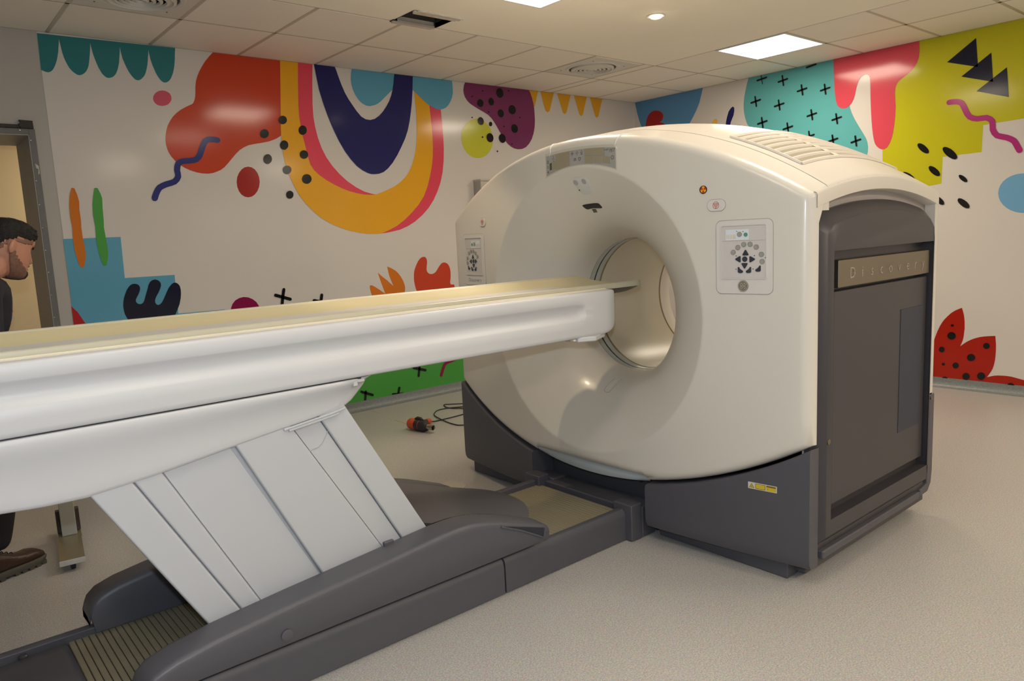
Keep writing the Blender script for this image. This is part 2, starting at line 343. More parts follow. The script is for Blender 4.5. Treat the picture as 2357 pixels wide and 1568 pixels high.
# mural outlines: name, colour, layer, kind, points in metres on the wall
MURAL_BACK =[
('scallop_valance','teal',1,'p',"0.916,2.785 0.913,2.565 0.922,2.561 0.935,2.556 0.947,2.554 0.956,2.556 0.965,2.561 0.974,2.569 0.983,2.582 0.992,2.599 1,2.618 1.007,2.637 1.013,2.659 1.019,2.683 1.024,2.712 1.029,2.743 1.032,2.764 1.033,2.754 1.035,2.739 1.037,2.721 1.039,2.702 1.042,2.68 1.046,2.659 1.052,2.637 1.06,2.616 1.068,2.597 1.078,2.583 1.088,2.572 1.098,2.564 1.107,2.558 1.114,2.555 1.122,2.554 1.131,2.556 1.14,2.56 1.149,2.566 1.158,2.575 1.167,2.586 1.174,2.599 1.181,2.615 1.186,2.633 1.191,2.657 1.198,2.692 1.204,2.733 1.208,2.763 1.209,2.751 1.211,2.733 1.213,2.715 1.216,2.698 1.22,2.68 1.225,2.66 1.231,2.638 1.239,2.613 1.248,2.593 1.256,2.577 1.266,2.566 1.274,2.558 1.282,2.554 1.29,2.553 1.298,2.554 1.307,2.557 1.316,2.561 1.324,2.567 1.332,2.575 1.339,2.585 1.346,2.598 1.353,2.614 1.359,2.633 1.366,2.657 1.372,2.692 1.378,2.731 1.382,2.759 1.383,2.745 1.384,2.726 1.387,2.707 1.389,2.691 1.393,2.676 1.398,2.661 1.404,2.642 1.411,2.623 1.419,2.605 1.428,2.59 1.438,2.575 1.447,2.565 1.455,2.558 1.462,2.556 1.47,2.555 1.478,2.557 1.485,2.56 1.493,2.566 1.502,2.575 1.512,2.586 1.521,2.601 1.528,2.619 1.535,2.641 1.542,2.666 1.548,2.699 1.554,2.735 1.558,2.76 1.559,2.747 1.561,2.727 1.563,2.708 1.566,2.692 1.57,2.677 1.574,2.66 1.581,2.64 1.588,2.618 1.596,2.599 1.605,2.584 1.613,2.572 1.621,2.564 1.629,2.558 1.637,2.556 1.645,2.557 1.654,2.559 1.662,2.564 1.671,2.571 1.679,2.581 1.687,2.593 1.694,2.608 1.702,2.626 1.709,2.648 1.716,2.675 1.723,2.716 1.729,2.763 1.734,2.795"),
('pink_dot','pink',1,'p',"1.674,2.455 1.67,2.438 1.659,2.423 1.645,2.41 1.627,2.402 1.608,2.398 1.589,2.399 1.573,2.405 1.561,2.416 1.554,2.429 1.553,2.445 1.558,2.461 1.568,2.476 1.582,2.489 1.6,2.498 1.619,2.502 1.637,2.501 1.653,2.495 1.666,2.485 1.673,2.471"),
('orange_cloud','vermilion',1,'p',"1.989,2.795 1.962,2.767 1.928,2.728 1.902,2.69 1.879,2.652 1.862,2.616 1.85,2.583 1.844,2.553 1.841,2.526 1.838,2.499 1.834,2.475 1.826,2.451 1.816,2.432 1.804,2.423 1.786,2.415 1.757,2.399 1.725,2.38 1.696,2.357 1.67,2.331 1.648,2.301 1.629,2.268 1.616,2.232 1.608,2.197 1.604,2.165 1.605,2.136 1.61,2.108 1.619,2.081 1.634,2.055 1.653,2.031 1.678,2.007 1.709,1.986 1.746,1.968 1.787,1.955 1.829,1.947 1.87,1.946 1.904,1.951 1.935,1.962 1.964,1.975 1.992,1.995 2.022,2.025 2.052,2.058 2.082,2.09 2.113,2.119 2.147,2.141 2.184,2.158 2.23,2.169 2.277,2.178 2.314,2.186 2.348,2.194 2.38,2.206 2.409,2.219 2.435,2.235 2.453,2.249 2.471,2.25 2.523,2.795"),
('blue_squiggle','navy2',5,0.0402,"1.959,2.185 1.937,2.188 1.91,2.188 1.889,2.184 1.872,2.173 1.858,2.151 1.846,2.125 1.836,2.1 1.826,2.077 1.813,2.059 1.797,2.045 1.777,2.038 1.754,2.034 1.728,2.032 1.703,2.029 1.685,2.023 1.671,2.011 1.663,1.989 1.659,1.965 1.662,1.943 1.662,1.924 1.651,1.904 1.633,1.887 1.606,1.877 1.577,1.869 1.552,1.858 1.531,1.846 1.517,1.828 1.507,1.81 1.498,1.79 1.492,1.774"),
('red_oval','darkred',1,'p',"2.244,1.891 2.236,1.856 2.22,1.824 2.198,1.799 2.172,1.783 2.145,1.778 2.119,1.783 2.096,1.799 2.08,1.824 2.071,1.855 2.07,1.89 2.077,1.924 2.093,1.955 2.114,1.98 2.139,1.997 2.167,2.003 2.193,1.998 2.216,1.983 2.233,1.958 2.243,1.926"),
('black_dot','black',6,'p',"2.5,2.359 2.496,2.345 2.485,2.333 2.47,2.326 2.455,2.325 2.442,2.33 2.433,2.341 2.431,2.355 2.436,2.369 2.446,2.381 2.461,2.388 2.476,2.389 2.49,2.383 2.498,2.373"),
('black_dot','black',6,'p',"2.347,2.25 2.342,2.235 2.332,2.223 2.317,2.216 2.302,2.216 2.288,2.221 2.28,2.232 2.278,2.246 2.283,2.261 2.293,2.273 2.308,2.28 2.323,2.281 2.337,2.275 2.345,2.264"),
('black_dot','black',6,'p',"2.656,2.292 2.652,2.276 2.641,2.263 2.626,2.255 2.611,2.254 2.597,2.26 2.589,2.272 2.587,2.288 2.592,2.304 2.603,2.317 2.617,2.325 2.633,2.326 2.646,2.319 2.654,2.307"),
('black_dot','black',6,'p',"2.494,2.171 2.489,2.156 2.478,2.143 2.464,2.135 2.449,2.135 2.436,2.141 2.428,2.153 2.426,2.169 2.431,2.184 2.442,2.197 2.456,2.205 2.471,2.205 2.484,2.199 2.492,2.187"),
('black_dot','black',6,'p',"2.651,2.106 2.646,2.091 2.635,2.079 2.62,2.073 2.604,2.072 2.59,2.078 2.581,2.089 2.579,2.103 2.583,2.118 2.594,2.13 2.609,2.137 2.626,2.137 2.639,2.131 2.648,2.12"),
('black_dot','black',6,'p',"2.354,2.063 2.349,2.047 2.338,2.034 2.324,2.026 2.309,2.026 2.296,2.033 2.288,2.045 2.286,2.061 2.291,2.077 2.302,2.09 2.316,2.097 2.331,2.098 2.344,2.091 2.352,2.079"),
('black_dot','black',6,'p',"2.502,1.986 2.497,1.972 2.486,1.96 2.471,1.953 2.456,1.953 2.442,1.959 2.434,1.97 2.432,1.984 2.436,1.999 2.447,2.01 2.462,2.017 2.477,2.017 2.491,2.011 2.5,2"),
('black_dot','black',6,'p',"2.663,1.919 2.657,1.902 2.644,1.889 2.627,1.881 2.609,1.881 2.593,1.888 2.583,1.901 2.58,1.918 2.586,1.934 2.598,1.948 2.615,1.955 2.634,1.955 2.65,1.948 2.66,1.935"),
('black_dot','black',6,'p',"2.501,1.797 2.497,1.784 2.488,1.773 2.475,1.767 2.461,1.767 2.45,1.773 2.442,1.784 2.441,1.797 2.445,1.811 2.454,1.821 2.467,1.827 2.48,1.827 2.492,1.821 2.5,1.811"),
('orange_leaf','orange2',4,'p',"0.995,1.839 1.004,1.842 1.013,1.838 1.024,1.798 1.03,1.755 1.026,1.703 1.027,1.635 1.024,1.587 1.025,1.519 1.029,1.461 1.029,1.412 1.025,1.383 1.01,1.333 0.999,1.329 0.989,1.334 0.977,1.385 0.968,1.454 0.968,1.521 0.972,1.588 0.968,1.656 0.971,1.732 0.98,1.789"),
('green_leaf','green',4,'p',"1.128,1.84 1.138,1.843 1.148,1.839 1.161,1.803 1.167,1.774 1.163,1.72 1.16,1.632 1.156,1.583 1.16,1.514 1.163,1.464 1.162,1.415 1.158,1.385 1.144,1.334 1.134,1.331 1.125,1.335 1.111,1.388 1.103,1.467 1.102,1.526 1.106,1.59 1.101,1.663 1.105,1.731 1.116,1.789"),
('blue_steps','sky',1,'p',"0.913,1.517 1.25,1.518 1.246,1.242 1.567,1.241 1.564,0.966 1.889,0.964 1.878,0.694 1.866,0.298 0.913,0.469"),
('navy_hand','ink',3,'p',"1.27,0.888 1.255,0.918 1.239,0.954 1.228,0.976 1.22,0.997 1.216,1.024 1.215,1.053 1.219,1.081 1.226,1.109 1.236,1.134 1.247,1.158 1.26,1.177 1.274,1.191 1.289,1.198 1.303,1.199 1.317,1.195 1.328,1.187 1.333,1.175 1.333,1.161 1.328,1.144 1.319,1.126 1.308,1.108 1.299,1.092 1.297,1.079 1.301,1.069 1.309,1.061 1.321,1.057 1.333,1.059 1.344,1.067 1.352,1.082 1.359,1.102 1.369,1.129 1.38,1.157 1.388,1.182 1.399,1.202 1.416,1.215 1.435,1.219 1.452,1.213 1.465,1.2 1.47,1.187 1.469,1.171 1.461,1.151 1.45,1.13 1.437,1.11 1.426,1.091 1.42,1.074 1.419,1.06 1.425,1.047 1.435,1.04 1.448,1.043 1.461,1.054 1.473,1.072 1.486,1.096 1.501,1.124 1.516,1.151 1.531,1.169 1.544,1.181 1.557,1.187 1.57,1.186 1.583,1.177 1.593,1.161 1.597,1.137 1.596,1.108 1.59,1.072 1.579,1.034 1.562,0.998 1.541,0.958 1.513,0.905 1.491,0.862"),
('red_corner','darkred2',2,'p',"0.91,1.081 0.942,1.04 0.981,0.954 1.01,0.858 1.016,0.757 0.909,0.771"),
('plum_oval','plum',1,'p',"2.135,0.867 2.111,0.844 2.08,0.829 2.045,0.825 2.011,0.831 1.98,0.848 1.955,0.872 1.938,0.903 1.932,0.936 1.937,0.97 1.951,0.999 1.974,1.023 2.005,1.038 2.038,1.043 2.073,1.037 2.105,1.021 2.131,0.997 2.148,0.966 2.155,0.932 2.15,0.898"),
('black_cross_arm','black',6,0.0242,"2.355,1.073 2.342,1.021 2.329,0.952"),
('black_cross_arm','black',6,0.0241,"2.285,1.035 2.4,0.994"),
('black_cross_arm','black',6,0.0251,"2.667,1.003 2.649,0.927"),
('black_cross_arm','black',6,0.0251,"2.598,0.965 2.715,0.932"),
('orange_petals','orange2',1,'p',"3.133,0.934 3.131,0.941 3.127,0.95 3.123,0.96 3.119,0.971 3.116,0.981 3.113,0.992 3.111,1.003 3.109,1.014 3.108,1.023 3.108,1.032 3.11,1.04 3.111,1.046 3.116,1.046 3.122,1.046 3.13,1.045 3.137,1.042 3.145,1.038 3.154,1.033 3.165,1.026 3.176,1.018 3.191,1.008 3.212,0.993 3.236,0.975 3.253,0.962 3.243,0.991 3.231,1.028 3.22,1.06 3.21,1.091 3.201,1.124 3.193,1.149 3.213,1.131 3.238,1.109 3.258,1.093 3.281,1.075 3.312,1.046 3.339,1.022 3.327,1.05 3.314,1.084 3.305,1.11 3.299,1.136 3.293,1.169 3.289,1.194 3.303,1.188 3.322,1.18 3.341,1.17 3.356,1.161 3.371,1.151 3.385,1.139 3.398,1.125 3.41,1.11 3.421,1.093 3.431,1.076 3.44,1.057 3.447,1.039 3.452,1.023 3.454,1.007 3.454,0.993 3.452,0.979 3.449,0.966 3.444,0.953 3.436,0.937 3.427,0.92 3.42,0.909"),
('red_tulip','vermilion',1,'p',"3.605,0.892 3.589,0.922 3.571,0.96 3.561,0.99 3.555,1.02 3.551,1.049 3.551,1.078 3.553,1.107 3.559,1.136 3.571,1.165 3.586,1.192 3.604,1.219 3.624,1.24 3.645,1.252 3.664,1.256 3.679,1.254 3.691,1.245 3.698,1.229 3.7,1.209 3.697,1.189 3.692,1.168 3.69,1.15 3.69,1.133 3.696,1.119 3.706,1.109 3.717,1.102 3.73,1.099 3.746,1.098 3.762,1.102 3.777,1.109 3.792,1.121 3.808,1.14 3.824,1.16 3.84,1.176 3.855,1.188 3.872,1.193 3.889,1.193 3.905,1.188 3.921,1.178 3.932,1.165 3.941,1.147 3.946,1.124 3.948,1.098 3.947,1.07 3.944,1.044 3.94,1.024 3.937,1.008 3.94,0.997 3.944,0.989 3.981,0.986 4.002,0.856"),
('green_field','green',1,'p',"2.34,0.422 2.31,0.106 2.791,0.075 3.984,0.075 4.254,0.075 4.273,0.363 3.205,0.621 2.451,0.623"),
('black_cross_arm','black',6,0.0221,"3.55,0.304 3.532,0.204"),
('black_cross_arm','black',6,0.0221,"3.486,0.284 3.608,0.244"),
('black_cross_arm','black',6,0.0221,"3.325,0.13 3.31,0.075"),
('black_cross_arm','black',6,0.0132,"3.251,0.088 3.371,0.075"),
('black_cross_arm','black',6,0.021,"2.994,0.153 2.983,0.075"),
('black_cross_arm','black',6,0.0201,"2.953,0.16 3.058,0.113"),
('plum_squiggle','plum',5,0.0301,"4.008,0.32 3.972,0.308 3.93,0.295 3.899,0.289 3.873,0.285 3.848,0.279 3.828,0.271 3.814,0.255 3.804,0.236 3.794,0.216 3.786,0.197 3.779,0.182 3.775,0.171"),
('yellow_band','yellow',3,'p',"2.487,2.795 2.481,2.719 2.472,2.602 2.458,2.438 2.445,2.28 2.443,2.195 2.445,2.135 2.452,2.071 2.462,2.015 2.469,1.979 2.483,1.94 2.511,1.868 2.551,1.788 2.603,1.72 2.663,1.66 2.72,1.613 2.785,1.575 2.865,1.538 2.955,1.507 3.054,1.486 3.148,1.473 3.217,1.472 3.262,1.476 3.328,1.498 3.415,1.534 3.496,1.584 3.575,1.645 3.648,1.712 3.71,1.787 3.753,1.87 3.785,1.956 3.81,2.039 3.827,2.124 3.835,2.219 3.837,2.317 3.833,2.426 3.827,2.52 3.824,2.57 3.823,2.594 3.662,2.707 3.676,2.66 3.68,2.592 3.684,2.499 3.681,2.402 3.675,2.309 3.667,2.243 3.655,2.183 3.634,2.117 3.607,2.053 3.577,2 3.537,1.953 3.481,1.906 3.411,1.864 3.312,1.825 3.23,1.798 3.184,1.796 3.12,1.798 3.052,1.809 2.982,1.826 2.918,1.849 2.855,1.877 2.788,1.912 2.73,1.951 2.691,1.986 2.663,2.03 2.646,2.094 2.634,2.167 2.62,2.237 2.61,2.312 2.603,2.385 2.604,2.481 2.617,2.654 2.63,2.795"),
('pink_band','pink2',2,'p',"2.613,2.795 2.601,2.657 2.589,2.48 2.589,2.384 2.595,2.311 2.605,2.233 2.617,2.158 2.628,2.079 2.647,2.009 2.681,1.964 2.728,1.927 2.787,1.883 2.852,1.843 2.915,1.813 2.979,1.791 3.049,1.778 3.118,1.773 3.183,1.785 3.23,1.798 3.185,1.806 3.122,1.823 3.05,1.857 2.977,1.903 2.91,1.96 2.851,2.024 2.805,2.09 2.771,2.16 2.746,2.237 2.73,2.319 2.722,2.394 2.723,2.49 2.736,2.657 2.75,2.795"),
('pink_band','pink2',2,'p',"3.939,2.602 3.941,2.58 3.944,2.536 3.948,2.455 3.952,2.362 3.954,2.28 3.952,2.195 3.943,2.096 3.925,1.997 3.896,1.907 3.856,1.825 3.808,1.749 3.75,1.681 3.679,1.619 3.6,1.566 3.523,1.528 3.44,1.5 3.332,1.482 3.245,1.473 3.248,1.502 3.314,1.52 3.401,1.553 3.484,1.603 3.563,1.664 3.63,1.732 3.686,1.805 3.73,1.883 3.762,1.964 3.786,2.043 3.802,2.126 3.812,2.218 3.816,2.316 3.813,2.424 3.809,2.519 3.807,2.574 3.806,2.603"),
('navy_arch','navy',4,'p',"2.762,2.795 2.772,2.717 2.788,2.607 2.812,2.514 2.839,2.428 2.864,2.359 2.892,2.294 2.928,2.218 2.971,2.144 3.019,2.081 3.069,2.029 3.118,1.996 3.163,1.975 3.198,1.966 3.232,1.966 3.274,1.97 3.319,1.985 3.364,2.016 3.412,2.063 3.464,2.129 3.513,2.204 3.553,2.271 3.585,2.341 3.609,2.417 3.628,2.496 3.644,2.577 3.656,2.658 3.665,2.744 3.67,2.795 3.488,2.795 3.482,2.768 3.472,2.715 3.46,2.666 3.443,2.618 3.42,2.571 3.39,2.527 3.353,2.481 3.312,2.443 3.269,2.416 3.225,2.404 3.184,2.407 3.144,2.426 3.105,2.467 3.069,2.515 3.038,2.558 3.011,2.604 2.987,2.66 2.967,2.716 2.95,2.77 2.939,2.795"),
('blue_drop','sky',2,'p',"3.09,2.795 3.081,2.767 3.074,2.714 3.077,2.672 3.087,2.633 3.105,2.594 3.128,2.561 3.154,2.538 3.181,2.524 3.206,2.516 3.234,2.516 3.271,2.525 3.308,2.54 3.337,2.56 3.368,2.587 3.414,2.627 3.453,2.661 3.513,2.694 3.523,2.795"),
('blue_drop','sky',5,'p',"3.67,2.795 3.66,2.682 3.682,2.664 3.714,2.64 3.75,2.613 3.786,2.587 3.817,2.569 3.848,2.555 3.886,2.542 3.925,2.536 3.964,2.543 3.999,2.558 4.029,2.583 4.053,2.615 4.073,2.65 4.086,2.694 4.086,2.762 4.082,2.795"),
('purple_blob','purple',3,'p',"4.231,2.795 4.218,2.774 4.206,2.729 4.209,2.696 4.221,2.666 4.244,2.638 4.277,2.613 4.32,2.593 4.369,2.573 4.427,2.551 4.482,2.527 4.519,2.499 4.548,2.468 4.575,2.433 4.601,2.395 4.632,2.352 4.666,2.31 4.7,2.276 4.738,2.251 4.782,2.234 4.83,2.228 4.882,2.233 4.932,2.252 4.977,2.288 5.014,2.334 5.04,2.388 5.058,2.449 5.065,2.514 5.065,2.577 5.062,2.628 5.054,2.675 5.038,2.728 5.019,2.773 5.001,2.795 4.988,2.795"),
('lime_oval','lime',1,'p',"4.523,2.336 4.523,2.295 4.513,2.256 4.495,2.218 4.468,2.186 4.435,2.16 4.396,2.141 4.355,2.131 4.313,2.13 4.273,2.137 4.236,2.153 4.204,2.177 4.179,2.207 4.162,2.241 4.153,2.279 4.153,2.318 4.162,2.356 4.18,2.392 4.205,2.424 4.237,2.45 4.274,2.47 4.315,2.481 4.356,2.484 4.397,2.477 4.435,2.462 4.468,2.439 4.495,2.41 4.513,2.375"),
('black_dot','black',6,'p',"4.674,2.748 4.674,2.728 4.665,2.71 4.65,2.698 4.63,2.693 4.611,2.697 4.596,2.71 4.587,2.727 4.587,2.747 4.596,2.765 4.611,2.777 4.631,2.782 4.65,2.778 4.666,2.766"),
('black_dot','black',6,'p',"4.428,2.636 4.428,2.62 4.42,2.605 4.407,2.595 4.391,2.591 4.375,2.595 4.362,2.604 4.355,2.618 4.355,2.634 4.363,2.649 4.376,2.659 4.392,2.663 4.408,2.659 4.421,2.65"),
('black_dot','black',6,'p',"4.554,2.658 4.554,2.642 4.548,2.629 4.537,2.619 4.522,2.616 4.508,2.619 4.497,2.629 4.49,2.643 4.49,2.658 4.496,2.672 4.508,2.682 4.522,2.685 4.536,2.681 4.548,2.672"),
('black_dot','black',6,'p',"4.82,2.605 4.82,2.586 4.811,2.569 4.794,2.557 4.775,2.553 4.755,2.557 4.739,2.568 4.731,2.585 4.731,2.604 4.74,2.621 4.756,2.633 4.776,2.638 4.796,2.634 4.811,2.622"),
('black_dot','black',6,'p',"4.668,2.56 4.668,2.543 4.661,2.528 4.648,2.518 4.632,2.514 4.615,2.518 4.603,2.529 4.595,2.544 4.595,2.561 4.603,2.576 4.615,2.586 4.632,2.59 4.648,2.586 4.661,2.576"),
('black_dot','black',6,'p',"4.836,2.43 4.836,2.411 4.828,2.395 4.813,2.383 4.795,2.38 4.776,2.384 4.762,2.396 4.754,2.412 4.754,2.431 4.762,2.447 4.776,2.459 4.795,2.462 4.813,2.458 4.828,2.446"),
('black_dot','black',6,'p',"4.421,2.474 4.421,2.458 4.414,2.443 4.401,2.433 4.385,2.43 4.37,2.434 4.358,2.444 4.351,2.458 4.351,2.474 4.358,2.488 4.371,2.498 4.386,2.502 4.402,2.498 4.414,2.488"),
('black_dot','black',6,'p',"4.521,2.447 4.519,2.438 4.513,2.431 4.505,2.426 4.496,2.426 4.488,2.429 4.483,2.436 4.482,2.445 4.484,2.454 4.49,2.461 4.498,2.466 4.507,2.466 4.515,2.463 4.52,2.456"),
('black_dot','black',6,'p',"4.527,2.33 4.527,2.311 4.519,2.294 4.504,2.283 4.486,2.279 4.468,2.284 4.453,2.296 4.446,2.313 4.446,2.331 4.454,2.348 4.469,2.359 4.487,2.363 4.505,2.358 4.519,2.347"),
('black_dot','black',6,'p',"4.677,2.33 4.677,2.311 4.669,2.294 4.654,2.283 4.635,2.279 4.616,2.284 4.602,2.296 4.594,2.313 4.594,2.332 4.602,2.348 4.617,2.36 4.636,2.364 4.654,2.359 4.669,2.347"),
('black_dot','black',6,'p',"4.436,2.739 4.433,2.734 4.426,2.731 4.42,2.733 4.418,2.737 4.421,2.742 4.427,2.745 4.433,2.743"),
('black_dot','black',6,'p',"4.31,2.68 4.307,2.675 4.301,2.673 4.295,2.674 4.293,2.679 4.296,2.684 4.302,2.686 4.308,2.685"),
('black_dot','black',6,'p',"4.75,2.765 4.747,2.76 4.74,2.758 4.734,2.759 4.731,2.764 4.735,2.769 4.741,2.772 4.748,2.77"),
('black_dot','black',6,'p',"4.494,2.554 4.491,2.549 4.485,2.546 4.479,2.548 4.476,2.553 4.479,2.558 4.486,2.56 4.492,2.558"),
('black_dot','black',6,'p',"4.877,2.529 4.874,2.524 4.867,2.522 4.861,2.523 4.858,2.528 4.861,2.533 4.868,2.536 4.875,2.534"),
('black_dot','black',6,'p',"4.672,2.434 4.669,2.429 4.662,2.426 4.656,2.428 4.653,2.433 4.656,2.438 4.663,2.44 4.67,2.438"),
('black_dot','black',6,'p',"4.406,2.323 4.403,2.317 4.397,2.314 4.391,2.316 4.389,2.322 4.392,2.328 4.398,2.331 4.404,2.328"),
('black_dot','black',6,'p',"4.759,2.275 4.757,2.27 4.751,2.268 4.746,2.27 4.744,2.275 4.747,2.28 4.752,2.282 4.757,2.28"),
('black_dot','black',6,'p',"4.296,2.492 4.293,2.488 4.286,2.485 4.28,2.487 4.278,2.491 4.281,2.496 4.287,2.499 4.293,2.497"),
('black_dot','black',6,'p',"4.576,2.2 4.573,2.194 4.567,2.191 4.56,2.194 4.558,2.199 4.561,2.205 4.568,2.208 4.574,2.206"),
('orange_pennant','orange3',2,'p',"4.983,2.795 5.124,2.795 5.107,2.752 5.089,2.694 5.071,2.647 5.041,2.645"),
('orange_pennant','orange3',2,'p',"5.154,2.795 5.336,2.795 5.294,2.681 5.27,2.621 5.243,2.6 5.213,2.617 5.184,2.701"),
('orange_pennant','orange3',2,'p',"5.384,2.795 5.574,2.795 5.529,2.683 5.506,2.623 5.482,2.599 5.453,2.616 5.42,2.705"),
('orange_pennant','orange3',2,'p',"5.621,2.795 5.81,2.795 5.768,2.686 5.745,2.617 5.718,2.595 5.69,2.613 5.655,2.708"),
('orange_pennant','orange3',2,'p',"5.859,2.795 6.046,2.795 6.001,2.68 5.978,2.612 5.954,2.594 5.929,2.609 5.888,2.71"),
]
